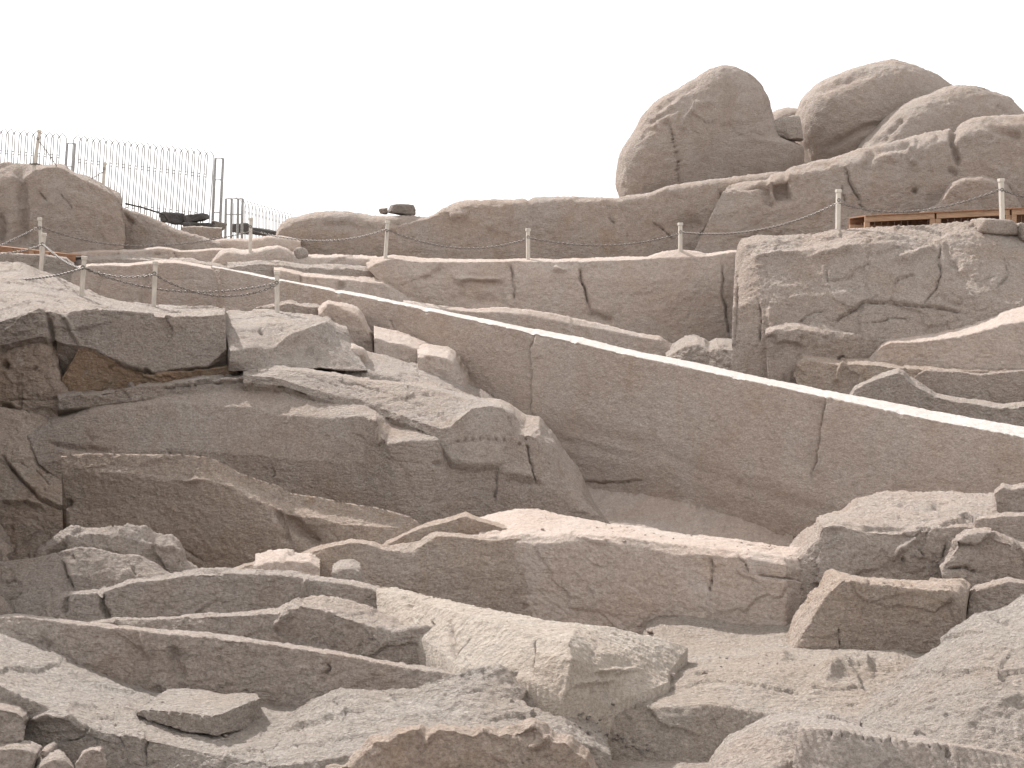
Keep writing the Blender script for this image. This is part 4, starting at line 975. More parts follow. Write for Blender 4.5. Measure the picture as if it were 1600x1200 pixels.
ledge("granite_block", [
    ("470,1206 510,1194 545,1189 556,1176 566,1170 580,1153 606,1146 622,1137 657,1132 668,1138 684,1131 712,1130 740,1139 756,1134 782,1137 800,1128 815,1123 836,1121 856,1130 868,1142 892,1146 908,1158 925,1172 940,1204", (13.1, 12.75)),
    ("470,1212 512,1202 548,1196 560,1186 570,1180 584,1161 608,1158 624,1146 656,1138 664,1154 684,1139 712,1142 738,1150 756,1142 780,1150 800,1142 818,1140 834,1132 850,1150 864,1160 884,1160 900,1176 917,1188 932,1212", (12.85, 12.45)),
    ("470,1270 512,1270 548,1270 560,1270 570,1270 584,1270 608,1270 624,1270 656,1270 664,1270 684,1270 712,1270 738,1270 756,1270 780,1270 800,1270 818,1270 834,1270 850,1270 864,1270 884,1270 900,1270 917,1270 932,1270", 12.1)],
    WARM, "brown block with a bright chipped rim at the bottom middle", "rock block", 'rough', back=(0.15, -0.5), soft=0, k=0.8,
    cuts=[("670,1150 664,1165 680,1145", 3, -0.06), ("824,1170 845,1160 860,1150", 6, -0.08), ("790,1140 840,1150", 12, 0.08)], seed=78)
# loose slab
def loose_slab():
    rows = [("213,1108,14.3 246,1086,14.9 262,1076,15.2 290,1074,15.3 318,1075,15.25 350,1081,15.15 380,1081,15.1 398,1082,15.0 405,1090,14.8", 15),
            ("211,1112,14.2 230,1108,14.15 262,1110,14.0 290,1113,13.9 318,1117,13.8 338,1117,13.8 352,1113,13.9 378,1102,14.2 407,1091,14.7", 14),
            ("213,1119,14.2 230,1126,14.1 262,1136,13.95 290,1143,13.85 318,1146,13.75 338,1149,13.75 354,1145,13.85 380,1140,14.15 409,1131,14.65", 14)]
    return ledge("loose_slab", rows, PALE, "loose split slab lying tilted on the rock at the lower left", "rock slab", 'rough', back=(0.05, -0.1), drop=(-0.5, 0.0), soft=0, k=0.35, res=1.8,
                 cuts=[("230,1109", 3, 0.03), ("245,1110", 3, 0.03), ("262,1111", 3, 0.03), ("280,1113", 3, 0.03), ("298,1115", 3, 0.03), ("315,1117", 3, 0.03), ("330,1118", 3, 0.03)], ripple=((0.5, 0.6, 0.0), 0.10, 0.0088), seed=79)
loose_slab()
# bottom left corner
ledge("granite_block", [
    ("-60,1098 0,1102 20,1104 32,1106 42,1112 47,1122 40,1136 20,1152", 13.9), ("-60,1106 0,1108 18,1110 28,1114 37,1120 40,1130 32,1144 14,1158", 13.5), ("-60,1190 0,1190 14,1190 24,1190 32,1190 36,1190 28,1192 10,1194", 13.2)],
    GREY, "dark cracked block at the left edge, low in the corner", "rock block", 'rough', back=(0.6, 0.0), soft=0, k=0.5, seed=80)
ledge("loose_block", [
    ("-60,1166 0,1157 30,1155 58,1160 66,1166", 13.5), ("-60,1180 0,1172 24,1170 46,1174 56,1180", 12.9), ("-60,1240 0,1240 20,1240 36,1240 44,1240", 12.7)],
    GREY, "pale tilted block in the lower left corner", "rock", 'rough', back=(0.2, -0.3), soft=0, k=0.5, seed=81)
ledge("loose_block", [
    ("50,1206 62,1186 74,1177 91,1170 96,1174", 13.1), ("54,1212 70,1196 84,1190 100,1190 118,1206", 12.75), ("54,1240 70,1240 84,1240 104,1240 124,1240", 12.6)],
    GREY, "three-cornered pale block along the bottom edge, left", "rock", 'rough', back=(0.2, -0.3), soft=0, k=0.5, seed=82)
ledge("loose_block", [
    ("120,1190 130,1172 142,1166 158,1167 164,1180", 12.95), ("120,1196 131,1179 143,1173 157,1174 165,1190", 12.7), ("120,1240 132,1240 144,1240 156,1240 168,1240", 12.6)],
    ROCK, "small upright brown block along the bottom edge beside the three-cornered one", "rock", 'rough', back=(0.2, -0.3), soft=0, k=0.5, seed=83)
boulder("loose_stone", "66,1170 74,1166 82,1168 84,1174 76,1178 68,1176", (75, 1172), 13.1, (0.12, 0.14), ROCK, "little stone squeezed between the corner blocks at the lower left", "stone", stone='rough', k=0.2, power=5, seed=84, planes=4)
# bottom right
ledge("granite_block", [
    ("1098,1215 1104,1196 1112,1179 1133,1150 1167,1132 1196,1116 1225,1109 1258,1109 1290,1112 1320,1118 1345,1126", (13.4, 14.2)),
    ("1104,1220 1112,1204 1126,1188 1150,1166 1180,1146 1206,1132 1230,1124 1258,1122 1288,1124 1316,1130 1342,1138", (12.9, 13.6)),
    ("1130,1260 1140,1250 1154,1240 1180,1222 1206,1208 1226,1200 1244,1196 1266,1196 1290,1198 1316,1200 1342,1206", (12.0, 12.6))],
    GREY, "pale rounded block with split ripples at the bottom right of centre", "rock block", 'rough', steep=0.8, back=(0.8, -0.5), soft=2, k=0.45, ripple=((0.4, 0.2, 0.9), 0.07, 0.0099), seed=85)
ledge("granite_boulder", [
    ("1310,1128 1322,1112 1342,1099 1383,1074 1408,1049 1433,1028 1467,1003 1492,982 1521,961 1542,954 1552,956 1575,947 1592,932 1602,928 1680,905", (15.2, 16.6)),
    ("1314,1136 1340,1118 1366,1104 1404,1082 1432,1062 1458,1044 1492,1024 1518,1008 1546,992 1566,986 1580,982 1602,974 1620,966 1640,960 1700,940", (14.6, 15.4)),
    ("1316,1146 1352,1136 1386,1126 1430,1112 1464,1100 1494,1090 1528,1078 1554,1070 1580,1062 1600,1058 1618,1054 1636,1048 1650,1044 1670,1040 1720,1030", (13.9, 13.8)),
    ("1320,1172 1358,1168 1400,1166 1444,1166 1476,1168 1506,1170 1536,1174 1562,1178 1590,1184 1610,1188 1630,1192 1648,1194 1664,1194 1690,1194 1740,1190", (13.2, 12.6)),
    ("1320,1230 1358,1230 1400,1232 1444,1234 1476,1236 1506,1238 1536,1240 1562,1244 1590,1250 1610,1254 1630,1256 1648,1258 1664,1258 1690,1258 1740,1250", (12.6, 12.0))],
    PALE, "large sunlit rock sloping up to the lower right corner", "rock", 'rough', steep=1, back=(1.2, -1.2), soft=2, k=0.75,
    cuts=[("1542,956 1550,968 1572,974 1580,965", 2.5, 0.08), ("1580,1010 1572,1030 1560,1048", 2.2, 0.06), ("1440,1085 1500,1050", 2.5, 0.04), ("1500,1150 1530,1120 1600,1090", 10, -0.06)], ripple=((0.7, 0.6, 0.2), 0.2, 0.0077), seed=86)
ledge("tool_cut_block", [
    ("1246,1136 1250,1125 1267,1121 1317,1126 1350,1136 1383,1141 1425,1149 1479,1157 1530,1164 1620,1180", 13.1),
    ("1247,1142 1254,1138 1270,1138 1318,1142 1350,1150 1383,1155 1425,1160 1479,1163 1528,1170 1620,1188", 12.6),
    ("1240,1180 1250,1182 1268,1190 1316,1200 1350,1210 1383,1216 1425,1220 1476,1222 1524,1224 1620,1230", 12.1),
    ("1236,1230 1248,1230 1268,1240 1316,1245 1350,1250 1383,1255 1425,1255 1476,1255 1524,1255 1620,1255", 11.6)],
    GREY, "grey block with a row of chisel notches along its rim at the bottom right", "rock block", 'rough', back=(0.25, -0.5), soft=0, k=0.3, steep=0.6,
    cuts=[("%d,%d %d,%d" % (1300 + 13 * i, 1142 + 1.5 * i, 1299 + 13 * i, 1152 + 1.5 * i), 2.4, 0.06) for i in range(14)] + [("1480,1160 1484,1185", 4, 0.1)], ripple=((1.0, 0.1, 0.1), 0.07, 0.0121), seed=87)

# added rock wall, unseen beyond the left edge, shaped to shade the left slopes
def shade_wall():
    ys = np.linspace(17.5, 33.0, 160)
    prof = [(0.0, -3.0), (0.2, -1.2), (0.5, 1.2), (1.0, 2.8), (4.0, 3.6), (12.0, 4.0)]
    V = []
    for dx, z in [(-1.0, -6.5)] + prof + [(12.5, -6.5)]:
        x = -(800.0 / F) * ys - 0.8 - dx - 0.8 * np.clip((20.5 - ys) / 3.0, 0, 1) * 3
        zz = z + CAMZ - (6.5 * np.clip((23.5 - ys) / 3.0, 0, 1) + 3.4 * np.clip((ys - 28.6) / 1.6, 0, 1)) * (z > -1)
        V.append(np.stack([x, ys, zz + 0 * ys], -1))
    V = np.array(V)
    t = np.linspace(0, len(V) - 1, 160)
    i0 = np.minimum(t.astype(int), len(V) - 2); f = (t - i0)[:, None, None]
    V = V[i0] * (1 - f) + V[i0 + 1] * f
    N = normals(V); N *= np.sign(N[30, 30, 2])
    V = V + N * (3 * relief(V, 'broken', 1.0, 90))[..., None]
    nv, nu = V.shape[:2]
    idx = np.arange(nv * nu).reshape(nv, nu)
    q = np.stack([idx[:-1, :-1], idx[1:, :-1], idx[1:, 1:], idx[:-1, 1:]], -1).reshape(-1, 4)
    o = link("added_shade_wall", mesh_from_arrays("added_shade_wall", V.reshape(-1, 3), q, (idx[:, 0], idx[::-1, -1])), ROCK)
    tag(o, None, None, None, "structure")
shade_wall()

# ================================================================== things people put here
def box_mesh(name, sx, sy, sz, bevel=0.0, z0=0.0):
    """a box standing on z0, edges chamfered"""
    import bmesh
    bm = bmesh.new()
    bmesh.ops.create_cube(bm, size=1.0)
    for v in bm.verts:
        v.co = Vector((v.co.x * sx, v.co.y * sy, (v.co.z + 0.5) * sz + z0))
    if bevel:
        bmesh.ops.bevel(bm, geom=list(bm.edges), offset=bevel, segments=2, affect='EDGES', profile=0.6)
    me = bpy.data.meshes.new(name)
    bm.to_mesh(me); bm.free()
    return me

def tube_arrays(pts, r, n=6, closed=False):
    pts = np.asarray(pts, float)
    m = len(pts)
    tan = np.gradient(pts, axis=0) if not closed else np.roll(pts, -1, 0) - np.roll(pts, 1, 0)
    tan /= np.linalg.norm(tan, axis=1, keepdims=True) + 1e-9
    ref = np.array((0.3, 0.9, 0.2))
    a = np.cross(tan, ref); a /= np.linalg.norm(a, axis=1, keepdims=True) + 1e-9
    b_ = np.cross(tan, a)
    th = np.linspace(0, 2 * math.pi, n, endpoint=False)
    V = pts[:, None] + r * (np.cos(th)[None, :, None] * a[:, None] + np.sin(th)[None, :, None] * b_[:, None])
    idx = np.arange(m * n).reshape(m, n)
    nx = np.roll(idx, -1, 1)
    if closed:
        up, upn = np.roll(idx, -1, 0), np.roll(nx, -1, 0)
        q = np.stack([idx, nx, upn, up], -1).reshape(-1, 4)
        caps = []
    else:
        q = np.stack([idx[:-1], nx[:-1], nx[1:], idx[1:]], -1).reshape(-1, 4)
        caps = [idx[0][::-1], idx[-1]]
    return V.reshape(-1, 3), q, caps

def joined_tubes(name, paths, r, n=5, closed=False):
    VV, QQ, CC = [], [], []
    base = 0
    for p in paths:
        v, q, c = tube_arrays(p, r, n, closed)
        VV.append(v); QQ.append(q + base); CC += [k_ + base for k_ in c]
        base += len(v)
    return mesh_from_arrays(name, np.concatenate(VV), np.concatenate(QQ), CC)

def empty(name, loc):
    o = bpy.data.objects.new(name, None)
    o.location = loc
    o.empty_display_size = 0.2
    COL.objects.link(o)
    return o

POST = plain("post_paint", (0.52, 0.47, 0.41), 0.6, 0.0, 0.18, 14, 0.25, (1, 1, 0.3))
IRON = plain("dark_iron", (0.05, 0.048, 0.046), 0.55, 0.4, 0.3, 20, 0.2)
CHAIN = plain("chain_iron", (0.17, 0.15, 0.135), 0.5, 0.6, 0.35, 30, 0.2)
FENCE = plain("fence_steel", (0.30, 0.29, 0.28), 0.55, 0.3, 0.25, 20, 0.1)
WOOD = plain("walkway_wood", (0.25, 0.125, 0.065), 0.7, 0.0, 0.35, 5, 0.5, (0.6, 6, 6))
WOOD2 = plain("walkway_wood_pale", (0.34, 0.21, 0.13), 0.75, 0.0, 0.3, 5, 0.5, (0.6, 6, 6))
DARK = granite("dark_stone", (0.13, 0.122, 0.118), (0.10, 0.092, 0.088), (0.14, 0.115, 0.095), 0.4, 0.7, 0.5)
DARKSTONE = granite("brown_stone", (0.27, 0.24, 0.215), (0.24, 0.205, 0.18), (0.16, 0.12, 0.09), 0.4, 0.7, 0.5)

def barrier_post(top, base, Y, label, w=0.105, foot=True):
    b0 = at(base[0], base[1], Y)
    t0 = at(top[0], top[1], Y)
    h = (t0 - b0).length
    r = empty("barrier_post", b0)
    d = t0 - b0
    r.rotation_euler = (0, math.atan2(d.x, d.z), 0)
    tag(r, label, "post", "barrier posts of the visitors' path")
    sh = link("shaft", box_mesh("shaft", w, w, h - 0.03 + 0.25, 0.012, -0.25), POST, r)
    sh.rotation_euler = (0, 0, math.radians(14))
    cp = link("cap", box_mesh("cap", w * 1.32, w * 1.32, 0.085, 0.014, h - 0.085), POST, r)
    cp.rotation_euler = (0, 0, math.radians(14))
    link("chain_ring", joined_tubes("chain_ring", [[(0.04 * math.cos(t), -w / 2 - 0.012, h * 0.74 + 0.04 * math.sin(t)) for t in np.linspace(0, 2 * math.pi, 10, endpoint=False)]], 0.011, 5, True), CHAIN, r)
    if foot:
        fp = link("base_plate", box_mesh("base_plate", 0.30, 0.26, 0.03, 0.006, 0.0), IRON, r)
        fp.rotation_euler = (0, -r.rotation_euler.y, 0)
    return r

POSTS = [
    ((62, 203), (54, 257), 47.7, "leaning post on top of the left outcrop, before the wire fence", True),
    ((164, 254), (161, 292), 48.4, "short post half hidden behind the shoulder of the left outcrop", False),
    ((62, 340), (65, 402), 43.4, "farther of the two posts that overlap at the left edge", False),
    ((69, 364), (63, 431), 37.6, "nearer of the two posts that overlap at the left edge", True),
    ((132, 400), (127, 468), 33.6, "post with a dark foot plate on the sunlit left block", True),
    ((243, 408), (240, 482), 33.2, "post at the back rim of the pale left block", False),
    ((433, 424), (433, 491), 34.2, "foremost post on the sunlit block with small hollows", True),
    ((392, 340), (391, 394), 46.2, "post on the lumpy mound below the far wire fence", False),
    ((606, 345), (602, 404), 44.3, "post at the left end of the long straight-cut ledge", False),
    ((825, 357), (825, 408), 43.9, "post in the middle of the long straight-cut ledge", False),
    ((1063, 348), (1063, 403), 43.2, "post at the right end of the long straight-cut ledge", False),
    ((1310, 296), (1309, 360), 38.2, "post on the great cracked block, left of the wooden walkway", False),
    ((1564, 279), (1566, 347), 37.1, "rightmost post, standing before the wooden walkway", True),
]
for t_, b_, Y_, l_, f_ in POSTS:
    barrier_post(t_, b_, Y_, l_, foot=f_)

def chain(pts, Y0, Y1, label):
    p = np.array(pts, float)
    s = np.concatenate([[0], np.cumsum(np.hypot(np.diff(p[:, 0]), np.diff(p[:, 1])))])
    s /= s[-1]
    tt = np.linspace(0, 1, 200)
    # smooth sag through the given points
    deg = min(3, len(p) - 1)
    fy = np.polyfit(s, p[:, 1], deg); fx = np.polyfit(s, p[:, 0], min(2, deg))
    x, y = np.polyval(fx, tt), np.polyval(fy, tt)
    y += (p[0, 1] - y[0]) * (1 - tt) + (p[-1, 1] - y[-1]) * tt
    x += (p[0, 0] - x[0]) * (1 - tt) + (p[-1, 0] - x[-1]) * tt
    W = world_pts(np.stack([x, y, 1 / ((1 - tt) / Y0 + tt / Y1)], -1))
    L = np.concatenate([[0], np.cumsum(np.linalg.norm(np.diff(W, axis=0), axis=1))])
    step = 0.072
    n = int(L[-1] / step)
    paths = []
    for k_ in range(n):
        c = np.array([np.interp((k_ + 0.5) * step, L, W[:, i]) for i in range(3)])
        e = np.array([np.interp((k_ + 1.0) * step, L, W[:, i]) for i in range(3)])
        t = e - c; t /= np.linalg.norm(t) + 1e-9
        u = np.cross(t, (0, 1, 0.01)); u /= np.linalg.norm(u)
        v = np.cross(t, u)
        side = u if k_ % 2 else v
        th = np.linspace(0, 2 * math.pi, 8, endpoint=False)
        paths.append(c + 0.047 * np.cos(th)[:, None] * t + 0.021 * np.sin(th)[:, None] * side)
    me = joined_tubes("chain", paths, 0.0105, 4, True)
    o = link("chain", me, CHAIN)
    tag(o, label, "chain", "chains of the visitors' path")

chain([(-60, 405), (0, 384), (30, 370), (61, 354)], 43.6, 43.3, "chain from the left edge up to the farther of two overlapping posts")
chain([(-60, 410), (0, 397), (30, 393), (66, 382)], 38.5, 37.4, "chain from the left edge to the nearer of two overlapping posts")
chain([(67, 382), (84, 396), (100, 408), (130, 420)], 37.4, 33.4, "chain slanting down from the overlapping posts to the foot-plated post")
chain([(63, 354), (125, 372), (162, 380), (219, 386), (266, 382), (312, 376), (391, 362)], 43.2, 46.0, "long chain drooping before the left outcrop")
chain([(127, 420), (84, 431), (31, 437), (-30, 436)], 33.4, 36.0, "chain running left from the foot-plated post to the picture edge")
chain([(133, 419), (175, 431), (205, 433), (241, 429)], 33.4, 33.0, "upper chain between the two posts of the pale left block")
chain([(133, 420), (175, 437), (219, 447), (280, 455), (344, 456), (432, 443)], 33.4, 34.0, "lower long chain drooping across the shaded trench wall")
chain([(243, 430), (281, 449), (320, 460), (360, 463), (400, 457), (432, 446)], 33.0, 34.0, "thick drooping chain ending at the foremost post")
chain([(393, 360), (438, 370), (463, 374), (504, 377), (536, 374), (577, 367), (604, 358)], 46.0, 44.1, "chain before the left end of the skyline wall")
chain([(606, 359), (660, 378), (720, 388), (780, 384), (824, 373)], 44.1, 43.3, "chain between the left and middle posts of the long ledge")
chain([(826, 372), (900, 382), (950, 384), (1000, 379), (1062, 365)], 43.3, 42.5, "chain between the middle and right posts of the long ledge")
chain([(1065, 363), (1130, 366), (1200, 356), (1260, 340), (1308, 317)], 42.5, 38.0, "chain climbing from the long ledge to the great cracked block")
chain([(1311, 317), (1350, 327), (1400, 331), (1450, 328), (1500, 317), (1563, 296)], 38.0, 36.4, "chain hanging before the wooden walkway on the right")
chain([(1566, 297), (1600, 308), (1650, 316)], 36.4, 36.0, "chain leaving the picture at the right edge")
chain([(61, 221), (74, 238), (90, 262)], 47.6, 47.9, "short chain falling from the leaning post on the left outcrop")
chain([(162, 268), (145, 278), (120, 296)], 48.3, 48.3, "short chain beside the half-hidden post on the left outcrop")

# ------------------------------------------------------------------ wire fence of pointed hoops
def fence_panel(name, x0, x1, ytop0, ytop1, n, Y0, Y1, height, lean, label, r=0.021):
    """hoops are drawn as pointed arches whose neighbours cross near the tip"""
    A = at(x0, ytop0, Y0); B = at(x1, ytop1, Y1)
    root = empty(name, Vector((A.x, A.y, A.z - height)))
    tag(root, label, "fence", "panels of the wire fence")
    ax = (B - A) / n
    up = Vector((lean, 0, 1)).normalized()
    ties = []
    for i in range(n):
        top = A + ax * (i + 0.5) - root.location
        hw = ax * 0.69
        sh = 0.20 * (ax.length / 0.26)
        legs = ((height, 1.0), (height * 0.5, 1.0), (sh * 1.6, 1.0), (sh * 1.15, 0.97), (sh * 0.85, 0.84))
        path = [top - hw * w_ - up * h for h, w_ in legs] + [top] + [top + hw * w_ - up * h for h, w_ in legs[::-1]]
        me = joined_tubes("hoop", [np.array([list(q) for q in path])], r, 5)
        link("hoop", me, FENCE, root)
        if i < n - 1:
            c = A + ax * (i + 1) - root.location
            for fr in (0.25, 0.28, 0.66, 0.69):
                p = c - up * (height * fr)
                ties.append(np.array([list(p - ax * 0.12), list(p), list(p + ax * 0.12)]))
    tag(link("ties", joined_tubes("ties", ties, r * 0.8, 4), FENCE, root), kind="stuff")
    return root

def fence_stanchion(xs, ytop, ybot, Y, lean, label, rungs=(0.42, 0.8)):
    """upright frame of two or three angle irons with cross bars"""
    base = at(xs[0], ybot, Y)
    root = empty("fence_stanchion", base)
    tag(root, label, "fence post")
    m = Y / F
    H = (ybot - ytop) * m
    up = Vector((lean, 0, 1))
    X = [(x - xs[0]) * m for x in xs]
    for x in X:
        me = joined_tubes("upright", [np.array([list(Vector((x, 0, 0)) + up * h) for h in (-0.4, 0, H * 0.5, H)])], 0.062, 4)
        link("upright", me, FENCE, root)
    for fr in (0.0,) + tuple(rungs):
        for a, c in zip(X[:-1], X[1:]):
            p = [Vector((a, 0, 0)) + up * (H * (1 - fr)), Vector((c, 0, 0)) + up * (H * (1 - fr))]
            link("cross_bar", joined_tubes("cross_bar", [np.array([list(p[0]), list((p[0] + p[1]) / 2), list(p[1])])], 0.022, 5), FENCE, root)

fence_panel("wire_fence", -28, 103, 198, 208.5, 13, 55.0, 55.0, 3.4, 0.09, "left panel of the tall pointed wire fence behind the outcrop")
fence_panel("wire_fence", 117, 333, 210.5, 235.5, 22, 55.0, 55.0, 3.7, 0.09, "wide panel of the tall pointed wire fence, left of the tall stanchion")
fence_panel("wire_fence", 366, 456, 307, 334, 17, 78.0, 86.0, 2.6, 0.02, "low distant panel of pointed wire fence in the dip of the skyline", r=0.02)
fence_stanchion((101, 113), 225, 285, 54.8, 0.09, "small steel stanchion between the two tall fence panels", (0.6,))
fence_stanchion((331, 343), 249, 372, 54.0, 0.06, "tall steel stanchion at the right end of the wide fence panel", (0.27, 0.68))
fence_stanchion((352, 361, 371, 378), 311, 372, 58.0, 0.03, "short triple steel stanchion left of the distant fence panel", (0.4,))
# dark stones heaped by the fence
def squared_stone(name, px, py, wpx, hpx, Y, depth, roll, turn, mat, label, cat="stone", seed=0):
    """a roughly squared block: dented faces, worn corners"""
    import bmesh
    m = Y / F
    bm = bmesh.new()
    bmesh.ops.create_cube(bm, size=2.0)
    bmesh.ops.subdivide_edges(bm, edges=list(bm.edges), cuts=7, use_grid_fill=True)
    P = np.array([v.co[:] for v in bm.verts])
    rg_ = np.random.RandomState(seed)
    r6 = (np.abs(P) ** 7).sum(1) ** (1 / 7.0)
    P = P / r6[:, None]
    P[:, 0] *= 1 + 0.16 * P[:, 2] * rg_.uniform(-1, 1)
    P[:, 2] *= 1 + 0.22 * P[:, 0] * rg_.uniform(-1, 1)
    P = P * np.array((wpx * m / 2, depth / 2, hpx * m / 2))
    d = 0.05 * fbm(P / 0.35 + seed, 3, seed) + 0.05 * facets(P / 0.3 + seed, seed)
    P = P * (1 + d / (np.linalg.norm(P, axis=1) + 0.05))[:, None]
    for v, p in zip(bm.verts, P):
        v.co = p
    me = bpy.data.meshes.new(name)
    bm.to_mesh(me); bm.free()
    me.polygons.foreach_set("use_smooth", np.ones(len(me.polygons), bool))
    o = link(name, me, mat)
    o.location = at(px, py, Y)
    o.rotation_euler = (0, math.radians(roll), math.radians(turn))
    tag(o, label, cat)
    return o

squared_stone("dark_stone", 270, 341, 37, 17, 53.2, 0.6, 5, 12, DARK, "dark squared stone lying leftmost of those by the tall stanchion", seed=1)
squared_stone("dark_stone", 307, 341, 36, 12, 53.0, 0.5, -9, -10, DARK, "dark tilted stone resting on another beside the tall stanchion", seed=2)
squared_stone("dark_stone", 309, 352, 42, 8, 52.8, 0.6, 2, 5, DARK, "flat dark stone under the tilted one beside the tall stanchion", seed=3)
squared_stone("dark_stone", 342, 353, 20, 12, 53.4, 0.4, 14, 20, DARKSTONE, "small dark stone right behind the foot of the tall stanchion", seed=4)
squared_stone("dark_stone", 376, 357, 26, 15, 62.0, 0.7, 3, 8, DARK, "dark stone seen through the distant low fence panel, nearest the stanchion", seed=5)
squared_stone("dark_stone", 412, 363, 40, 10, 63.0, 0.7, 8, -6, DARK, "long dark stone behind the distant low fence panel, by the skyline wall", seed=6)
ob = link("handrail_pipe", joined_tubes("handrail_pipe", [world_pts([(196, 318, 51), (225, 325, 51.5), (256, 335, 52), (262, 345, 52)])], 0.035, 6), IRON)
tag(ob, "dark pipe slanting down behind the left outcrop's shoulder", "pipe")
# small stones on the skyline
squared_stone("loose_rock", 628, 327.5, 38, 16, 51.0, 0.7, 3, 15, DARKSTONE, "dark brown rock lying on the skyline wall", "rock", seed=7)
squared_stone("loose_stone", 600, 330, 11, 9, 51.2, 0.25, -6, 30, GREY, "pale pebble left of the dark rock on the skyline wall", seed=8)

# ------------------------------------------------------------------ wooden walkways
def beam(name, p, q, w, h, mat, root):
    p, q = Vector(p), Vector(q)
    d = q - p
    me = box_mesh(name, d.length, w, h, 0.008, -h)
    o = link(name, me, mat, root)
    o.location = (p + q) / 2 - root.location
    o.rotation_euler = (0, -math.asin(max(-1, min(1, d.z / d.length))), math.atan2(d.y, d.x))
    return o

def walkway_right():
    a, c = at(1351, 338.5, 41.6), at(1680, 322.5, 41.0)
    root = empty("wooden_walkway", at(1351, 352, 41.6))
    tag(root, "brown wooden walkway frame seen between the two posts on the right", "walkway")
    d = c - a
    cuts_ = [0.0, 0.332, 0.341, 0.69, 0.70, 1.0]
    for t0, t1 in ((0.0, 0.334), (0.343, 0.69), (0.70, 1.0)):
        beam("edge_beam", a + d * t0, a + d * t1, 0.10, 0.16, WOOD2, root)
        beam("rear_beam", a + d * t0 + Vector((0, 1.9, 0.02)), a + d * t1 + Vector((0, 1.9, 0.02)), 0.10, 0.16, WOOD, root)
    for t in (0.012, 0.326, 0.352, 0.684, 0.712):
        p = a + d * t
        link("leg", box_mesh("leg", 0.15, 0.12, 0.75, 0.008, 0), WOOD2, root).location = p - root.location + Vector((0, 0.02, -0.915))
        link("leg", box_mesh("leg", 0.15, 0.12, 0.85, 0.008, 0), WOOD, root).location = p - root.location + Vector((0, 1.85, -1.0))
    for i in range(34):
        p = a + d * ((i + 0.5) / 34)
        o = link("plank", box_mesh("plank", d.length / 34 - 0.012, 2.1, 0.035, 0.004, 0.004), WOOD, root)
        o.location = p - root.location + Vector((0, 0.95, 0.0))
        o.rotation_euler = (0, -math.asin(d.z / d.length), 0)
    link("brace", box_mesh("brace", 2.4, 0.07, 0.10, 0.006, 0), WOOD2, root).location = a + d * 0.17 - root.location + Vector((0, 1.1, -0.36))
    root.children[-1].rotation_euler = (0, math.radians(7), math.radians(-24))
    link("lower_beam", box_mesh("lower_beam", d.length, 0.08, 0.12, 0.006, 0), WOOD, root).location = a + d * 0.5 - root.location + Vector((0, 1.75, -0.48))
    root.children[-1].rotation_euler = (0, -math.asin(d.z / d.length), math.atan2(d.y, d.x))
    for i in range(30):
        p = a + d * ((i + 0.5) / 30)
        o = link("rear_board", box_mesh("rear_board", d.length / 30 - 0.01, 0.03, 0.9, 0.004, -0.95), WOOD, root)
        o.location = p - root.location + Vector((0, 2.0, 0.0))
walkway_right()

def walkway_left():
    a, c = at(-60, 379, 45.0), at(118, 400, 44.6)
    root = empty("wooden_walkway", at(-60, 392, 45.0))
    tag(root, "reddish wooden boards of a walkway at the left edge behind the overlapping posts", "walkway")
    d = c - a
    for t0, t1 in ((0.0, 0.46), (0.47, 0.78), (0.79, 1.0)):
        beam("edge_board", a + d * t0, a + d * t1, 0.06, 0.19, WOOD, root)
    for i in range(16):
        p = a + d * ((i + 0.5) / 16)
        o = link("plank", box_mesh("plank", d.length / 16 - 0.012, 1.3, 0.03, 0.004, 0.004), WOOD, root)
        o.location = p - root.location + Vector((0, 0.62, 0.0))
        o.rotation_euler = (0, -math.asin(d.z / d.length), 0)
    for t in (0.3, 0.62, 0.75):
        link("leg", box_mesh("leg", 0.14, 0.05, 0.5, 0.006, 0), WOOD2, root).location = a + d * t - root.location + Vector((0, -0.06, -0.5))
walkway_left()
# footing stones of the rightmost post
squared_stone("footing_stone", 1552, 355, 62, 24, 37.1, 0.9, 3, 10, ROCK, "flat squared stone that the rightmost post stands on", seed=9)
squared_stone("footing_stone", 1612, 364, 42, 26, 36.9, 0.9, 4, -8, ROCK, "pale squared stone right of the rightmost post's footing", seed=10)

# ------------------------------------------------------------------ loose chips and pebbles
def chip_meshes(n=5):
    out = []
    rng = np.random.RandomState(4)
    import bmesh
    for i in range(n):
        bm = bmesh.new()
        for _ in range(14):
            v = rng.normal(size=3); v /= np.linalg.norm(v)
            bm.verts.new(v * (0.8 + 0.35 * rng.rand()) * np.array((1.0, 0.75, 0.45)))
        res_ = bmesh.ops.convex_hull(bm, input=list(bm.verts))
        for v in [v for v in bm.verts if not v.link_faces]:
            bm.verts.remove(v)
        me = bpy.data.meshes.new("chip")
        bm.to_mesh(me); bm.free()
        out.append(me)
    return out
CHIPS = chip_meshes()
CHIPS_D = [m.copy() for m in CHIPS]
for m in CHIPS: m.materials.append(ROCK)
for m in CHIPS_D: m.materials.append(DARKSTONE)

bpy.context.view_layer.update()
DG = bpy.context.evaluated_depsgraph_get()
def settle(px, py):
    """where the sight line through a picture point meets the rock"""
    o = Vector((0, 0, CAMZ))
    d = (at(px, py, 10.0) - o).normalized()
    hit, loc, nor, _, ob_, _ = scene.ray_cast(DG, o, d, distance=200.0)
    return (loc, nor) if hit else (None, None)

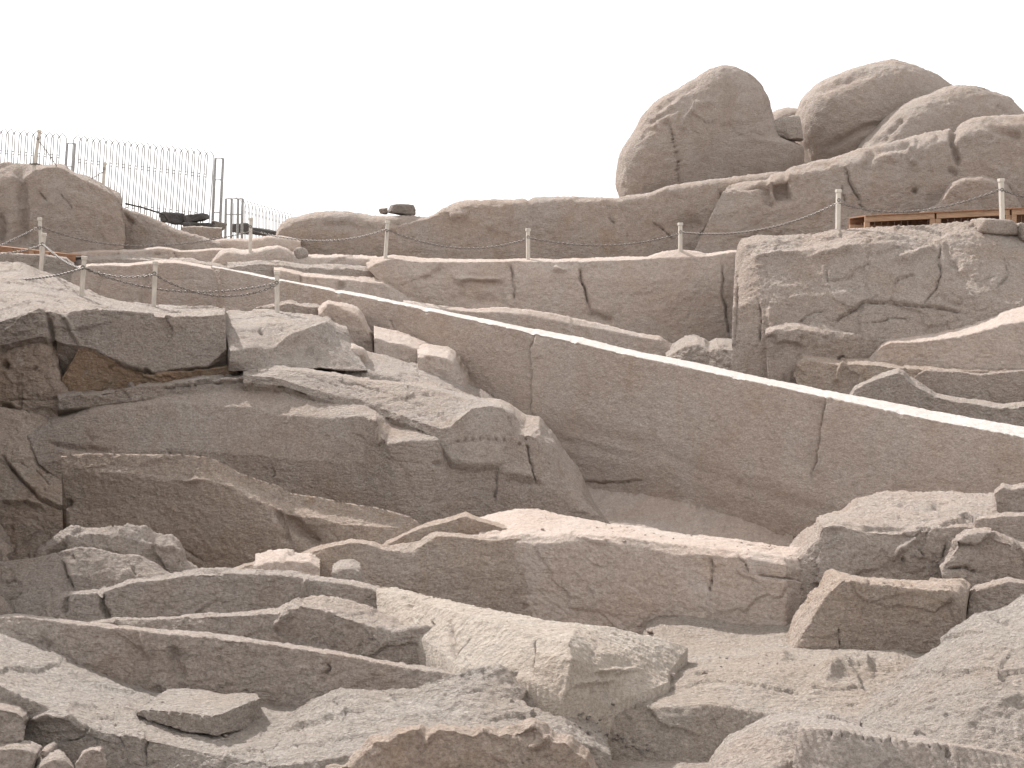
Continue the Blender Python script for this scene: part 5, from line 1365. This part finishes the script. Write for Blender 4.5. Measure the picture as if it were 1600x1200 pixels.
def chip(px, py, size_px, label, group=None, dark=False, rng=random.Random(1)):
    loc, nor = settle(px, py)
    if loc is None:
        return
    s = size_px * 0.5 * loc.y / F
    src = (CHIPS_D if dark else CHIPS)[rng.randrange(len(CHIPS))]
    o = bpy.data.objects.new("stone_chip", src)
    COL.objects.link(o)
    o.location = loc + Vector((0, 0, 1)) * s * 0.25
    o.rotation_euler = (rng.uniform(-0.35, 0.35), rng.uniform(-0.35, 0.35), rng.uniform(0, 6.28))
    o.scale = (s, s * rng.uniform(0.8, 1.1), s * rng.uniform(0.8, 1.2))
    tag(o, label, "stone", group)

chip(1016, 989, 14, "pale stone chip on the floor below the wide bench")
chip(975, 846, 10, "pale pebble on the bench's sunlit top")
chip(1048, 1056, 24, "flat brown stone beside the tool-marked block's shaded end")
chip(957, 1101, 13, "dark little stone at the brink of the front step", dark=True)
chip(1135, 1029, 9, "small dark stone on the sandy floor under the bench", dark=True)
chip(1101, 1052, 12, "small pale stone in the middle of the sandy floor")
chip(352, 1152, 15, "yellowish chip under the loose slab")
chip(848, 828, 9, "tiny stone near the shaded end of the bench")
rg = random.Random(8)
for i in range(34):
    t = rg.random()
    chip(900 + 105 * t + rg.uniform(-14, 14), 1122 + 48 * t + rg.uniform(-10, 12), rg.uniform(4, 12), "dark broken chip in the gully right of the brown bottom block", "chips heaped in the gully", True, rg)
for i in range(30):
    chip(rg.uniform(1060, 1330), rg.uniform(1022, 1046), rg.uniform(2.5, 6), "tiny stone scattered on the sandy strip before the scalloped block", "pebbles on the sandy strip", rg.random() < 0.4, rg)
for i in range(16):
    chip(rg.uniform(1330, 1420), rg.uniform(1016, 1030), rg.uniform(2.5, 5.5), "tiny stone scattered on the sandy strip before the scalloped block", "pebbles on the sandy strip", rg.random() < 0.4, rg)

for i in range(40):
    chip(rg.uniform(20, 560), rg.uniform(1090, 1165), rg.uniform(2.5, 6), "tiny chip lying on the pale slope around the loose slab", "chips around the loose slab", rg.random() < 0.3, rg)
for i in range(26):
    x = rg.uniform(920, 1220)
    chip(x, 812 + (x - 906) * 0.128 + rg.uniform(2, 14), rg.uniform(2.5, 5), "tiny chip on the sunlit top of the wide bench below the obelisk", "chips on the wide bench", rg.random() < 0.3, rg)
